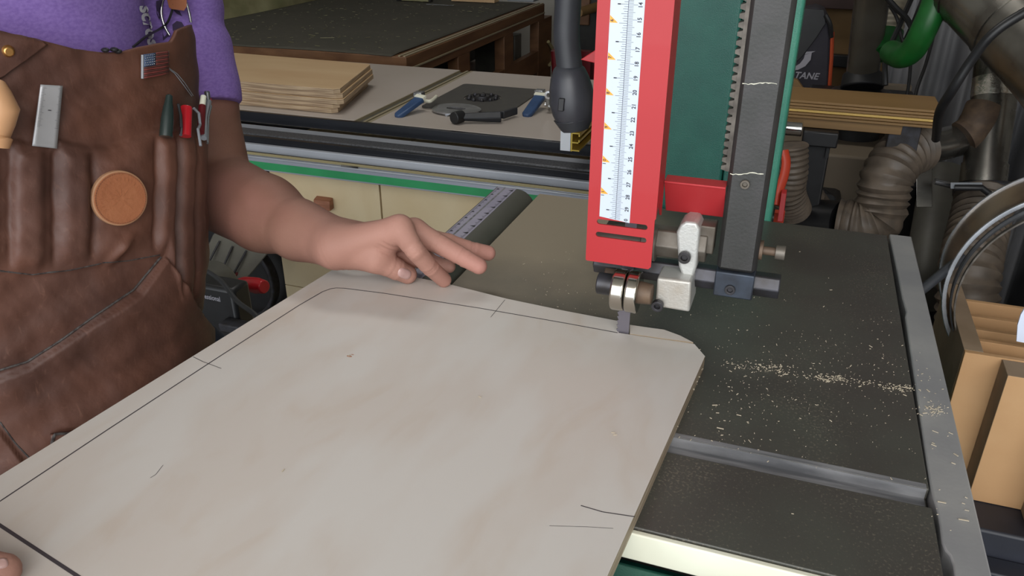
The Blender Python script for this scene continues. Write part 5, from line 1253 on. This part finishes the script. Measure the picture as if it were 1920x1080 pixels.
# strap, D-ring and cord at the shoulder
rd = lambda x, y: (hit(bvS, x, y) or (PD(x, y, .62), None))[0]
base = hit(bvS, 330, 30)
dR = pr(base[0])[2]-.008 if base else .6
RG = [(318, 66), (309, 50), (303, 30), (303, 12), (308, -4), (322, -12), (338, -8), (348, 4), (354, 22), (358, 42)]
ds = [dR-.001, dR-.003, dR-.005, dR-.006, dR-.005, dR-.003, dR-.003, dR-.002, dR+.002, dR+.006]
MB().tube(spline([PD(x, y, d_) for (x, y), d_ in zip(RG, ds)], 6), .0013, 10).build('d_ring', 'chrome', apron)
mb = MB(); sp_ = [[(306, -40), (350, -40)], [(312, -5), (350, -5)], [(317, 14), (350, 12)], [(322, 17), (345, 20)]]
for off in (0, .003):
    mb_pts = [PD(x, y, dR-.008+.003*0+off) for row in sp_ for x, y in row]
    mb.v += [tuple(q) for q in mb_pts]
for k in range(3): a = 2*k; mb.f += [(a, a+2, a+3, a+1), (8+a, 8+a+1, 8+a+3, 8+a+2)]; mb.m += [0, 0]
for (a, b) in ((0, 2), (2, 4), (4, 6), (1, 3), (3, 5), (5, 7), (6, 7), (0, 1)): mb.f.append((a, b, 8+b, 8+a)); mb.m.append(0)
mb.build('shoulder_strap', 'leather_light', apron)
cP = [(250, 88), (275, 68), (300, 54), (314, 42), (322, 22), (325, 8)]
MB().tube(spline([rd(x, y)+(CP-rd(x, y))*.012 for x, y in cP], 8), .0011, 8).build('neck_cord', 'black', shirt)
mb = MB()
for k, (x, y) in enumerate([(196, 93), (205, 90), (212, 92), (219, 95)]): q = srf(x, y+6, .002); mb.ball(q+V3(0, 0, .002), .0024, 1.5, 1.2, .8, 10, 6)
mb.build('cord_end', 'black', shirt)
# printing on the shirt
def pprint(vf, P0, s, ang, name, m, off=.0012):
    dr = np.array([math.cos(ang), math.sin(ang)])*s; du = np.array([math.sin(ang), -math.cos(ang)])*s; mb = MB(); vs = []
    for v in vf[0]:
        q = np.array(P0)+dr*v[0]+du*v[1]; h_ = hit(bvS, *q); vs.append(h_[0]+h_[1]*off if h_ is not None else PD(q[0], q[1], dR))
    mb.add(vs, vf[1]); return mb.build(name, m, shirt, smooth=180)
pprint(text2d('scros', 1, 0, align='RIGHT', shear=.2, bold=.035), (287, 84), 36, math.radians(77), 'shirt_lettering', 'print_white')
def flatpoly(pts, name, m):
    vf = curve_mesh([[(p[0]/100, -p[1]/100) for p in pts]], 0); vs = [hit(bvS, v[0]*100, -v[1]*100) for v in vf[0]]
    if any(h is None for h in vs): return
    MB().add([h[0]+h[1]*.001 for h in vs], vf[1]).build(name, m, shirt, smooth=180)
flatpoly([(292, 2), (305, -3), (304, 22), (299, 38), (294, 26)], 'shirt_print', 'print_dark')
flatpoly([(303, 45), (312, 50), (318, 66), (306, 76)], 'shirt_print', 'print_dark')
flatpoly([(323, 47), (331, 40), (340, 42), (345, 50), (324, 58)], 'shirt_print', 'print_dark')
flatpoly([(322, 14), (336, 20), (341, 31), (330, 25)], 'shirt_print', 'print_dark')

# ---- tools carried in the apron pockets
def tool(name, lab, cat, at_): return thing(name, lab, cat, tuple(at_))
t = tool('wooden_handle', 'pale turned wooden tool handle at the left edge of the apron pocket', 'tool handle', srf(2, 270, .01))
pp = [(6, 290, .008), (6, 276, .0105), (5, 255, .0108), (7, 225, .0120), (8, 195, .0135), (6, 170, .0120), (2, 155, .0085), (0, 149, .003)]
MB().tube([srf(x-30, y, .006+r*.8) for x, y, r in pp], [r*.85 for *_, r in pp], 32).build('grip', 'wood_handle', t)
cr_ = [(71, 157), (113, 161), (100, 276), (56, 273)]
t = tool('steel_ruler', 'short steel ruler standing in the left pocket of the apron', 'ruler', srf(85, 262, .004))
g_, f_ = patchgrid(cr_, 6, 20, .0035); gg = np.array(g_).reshape(21, 7, 3); 
for i in range(21): gg[i] = gg[i, 0]+(gg[i, -1]-gg[i, 0])*np.linspace(0, 1, 7)[:, None]
o0 = (gg[0]); lin_ = gg[-1]
for i in range(21): gg[i] = o0+(gg[17]-o0)*(i/17)*1.0
gg = gg+hit(bvP, 88, 210)[1]*.0008
MB().add(gg.reshape(-1, 3), f_).build('blade', 'ruler_steel', t, solid=.001)
mb = MB(); nrm = hit(bvP, 88, 210)[1]
for k in range(26):
    for sd_, l_ in ((0, 1.5 if k % 4 else 2.4), (1, 1.2 if k % 5 else 2.0)):
        v = 1+k*.5; i0 = int(v); f0 = v-i0; row = gg[i0]*(1-f0)+gg[i0+1]*f0; e_ = row[-1]-row[0]
        st = row[0]+e_*.04 if sd_ == 0 else row[-1]-e_*.04; en = st+(e_ if sd_ == 0 else -e_)*l_*.09; dn = (gg[1, 0]-gg[0, 0])*.03
        mb.add([st-dn+nrm*.0006, en-dn+nrm*.0006, en+dn+nrm*.0006, st+dn+nrm*.0006], [(0, 1, 2, 3)])
mid_ = gg[8, 3]+nrm*.0007; mb.obox(mid_, (gg[8, 6]-gg[8, 0])*.07, (gg[1, 0]-gg[0, 0])*.12, nrm*.0001)
mb.build('graduations', 'ink', t)
def pen(x0, y0, x1, y1, off, secs, name, m, parent, seg=24):
    A_, B_ = srf(x0, y0, off), srf(x1, y1, off); return MB().tube([A_+(B_-A_)*s_ for s_, r in secs], [r for s_, r in secs], seg).build(name, m, parent)
t = tool('marker', 'dark green capped marker clipped in the apron pen slot', 'marker', srf(300, 250, .007))
pen(302, 177, 305, 262, .0085, [(0, .0015), (.03, .0028), (.2, .0034), (.3, .0042), (.6, .0054), (1, .0056)], 'cap', 'pen_green', t)
MB().tube([srf(311, 190, .012), srf(314, 215, .0135), srf(317, 240, .013), srf(319, 266, .0135)], .0013, 8).build('clip', 'dark_steel', t)
t = tool('red_marker', 'short red marker barrel with pale clip in the apron pen slot', 'marker', srf(341, 240, .006))
pen(334, 200, 334, 252, .008, [(0, .0045), (.03, .0050), (1, .0050)], 'barrel', 'red_plastic', t)
MB().tube([srf(344, 203, .010), srf(351, 213, .011), srf(353, 232, .011), srf(351, 252, .012), srf(355, 274, .012)], .0013, 8).build('clip', 'grey_plastic', t)
t = tool('pen', 'maroon pen with pale metal top beside the red marker', 'pen', srf(365, 235, .005))
pen(367, 181, 365, 200, .007, [(0, .0026), (1, .0028)], 'top', 'cream_paint', t); pen(365, 200, 362, 250, .007, [(0, .0033), (1, .0033)], 'barrel', 'maroon', t)
t = tool('silver_pen', 'slim silver pen nearest the arm in the apron pocket', 'pen', srf(372, 240, .005))
pen(374, 169, 374, 190, .008, [(0, .0018), (.1, .0026), (1, .0024)], 'top', 'silver', t); pen(374, 190, 371, 262, .008, [(0, .0030), (1, .0028)], 'barrel', 'grey_plastic', t)
pen(374, 187, 374, 189.5, .008, [(0, .0031), (1, .0031)], 'red_ring', 'red_plastic', t)
MB().tube([srf(370, 200, .0125), srf(369, 235, .013), srf(367, 270, .013)], .0011, 8).build('clip', 'silver', t)
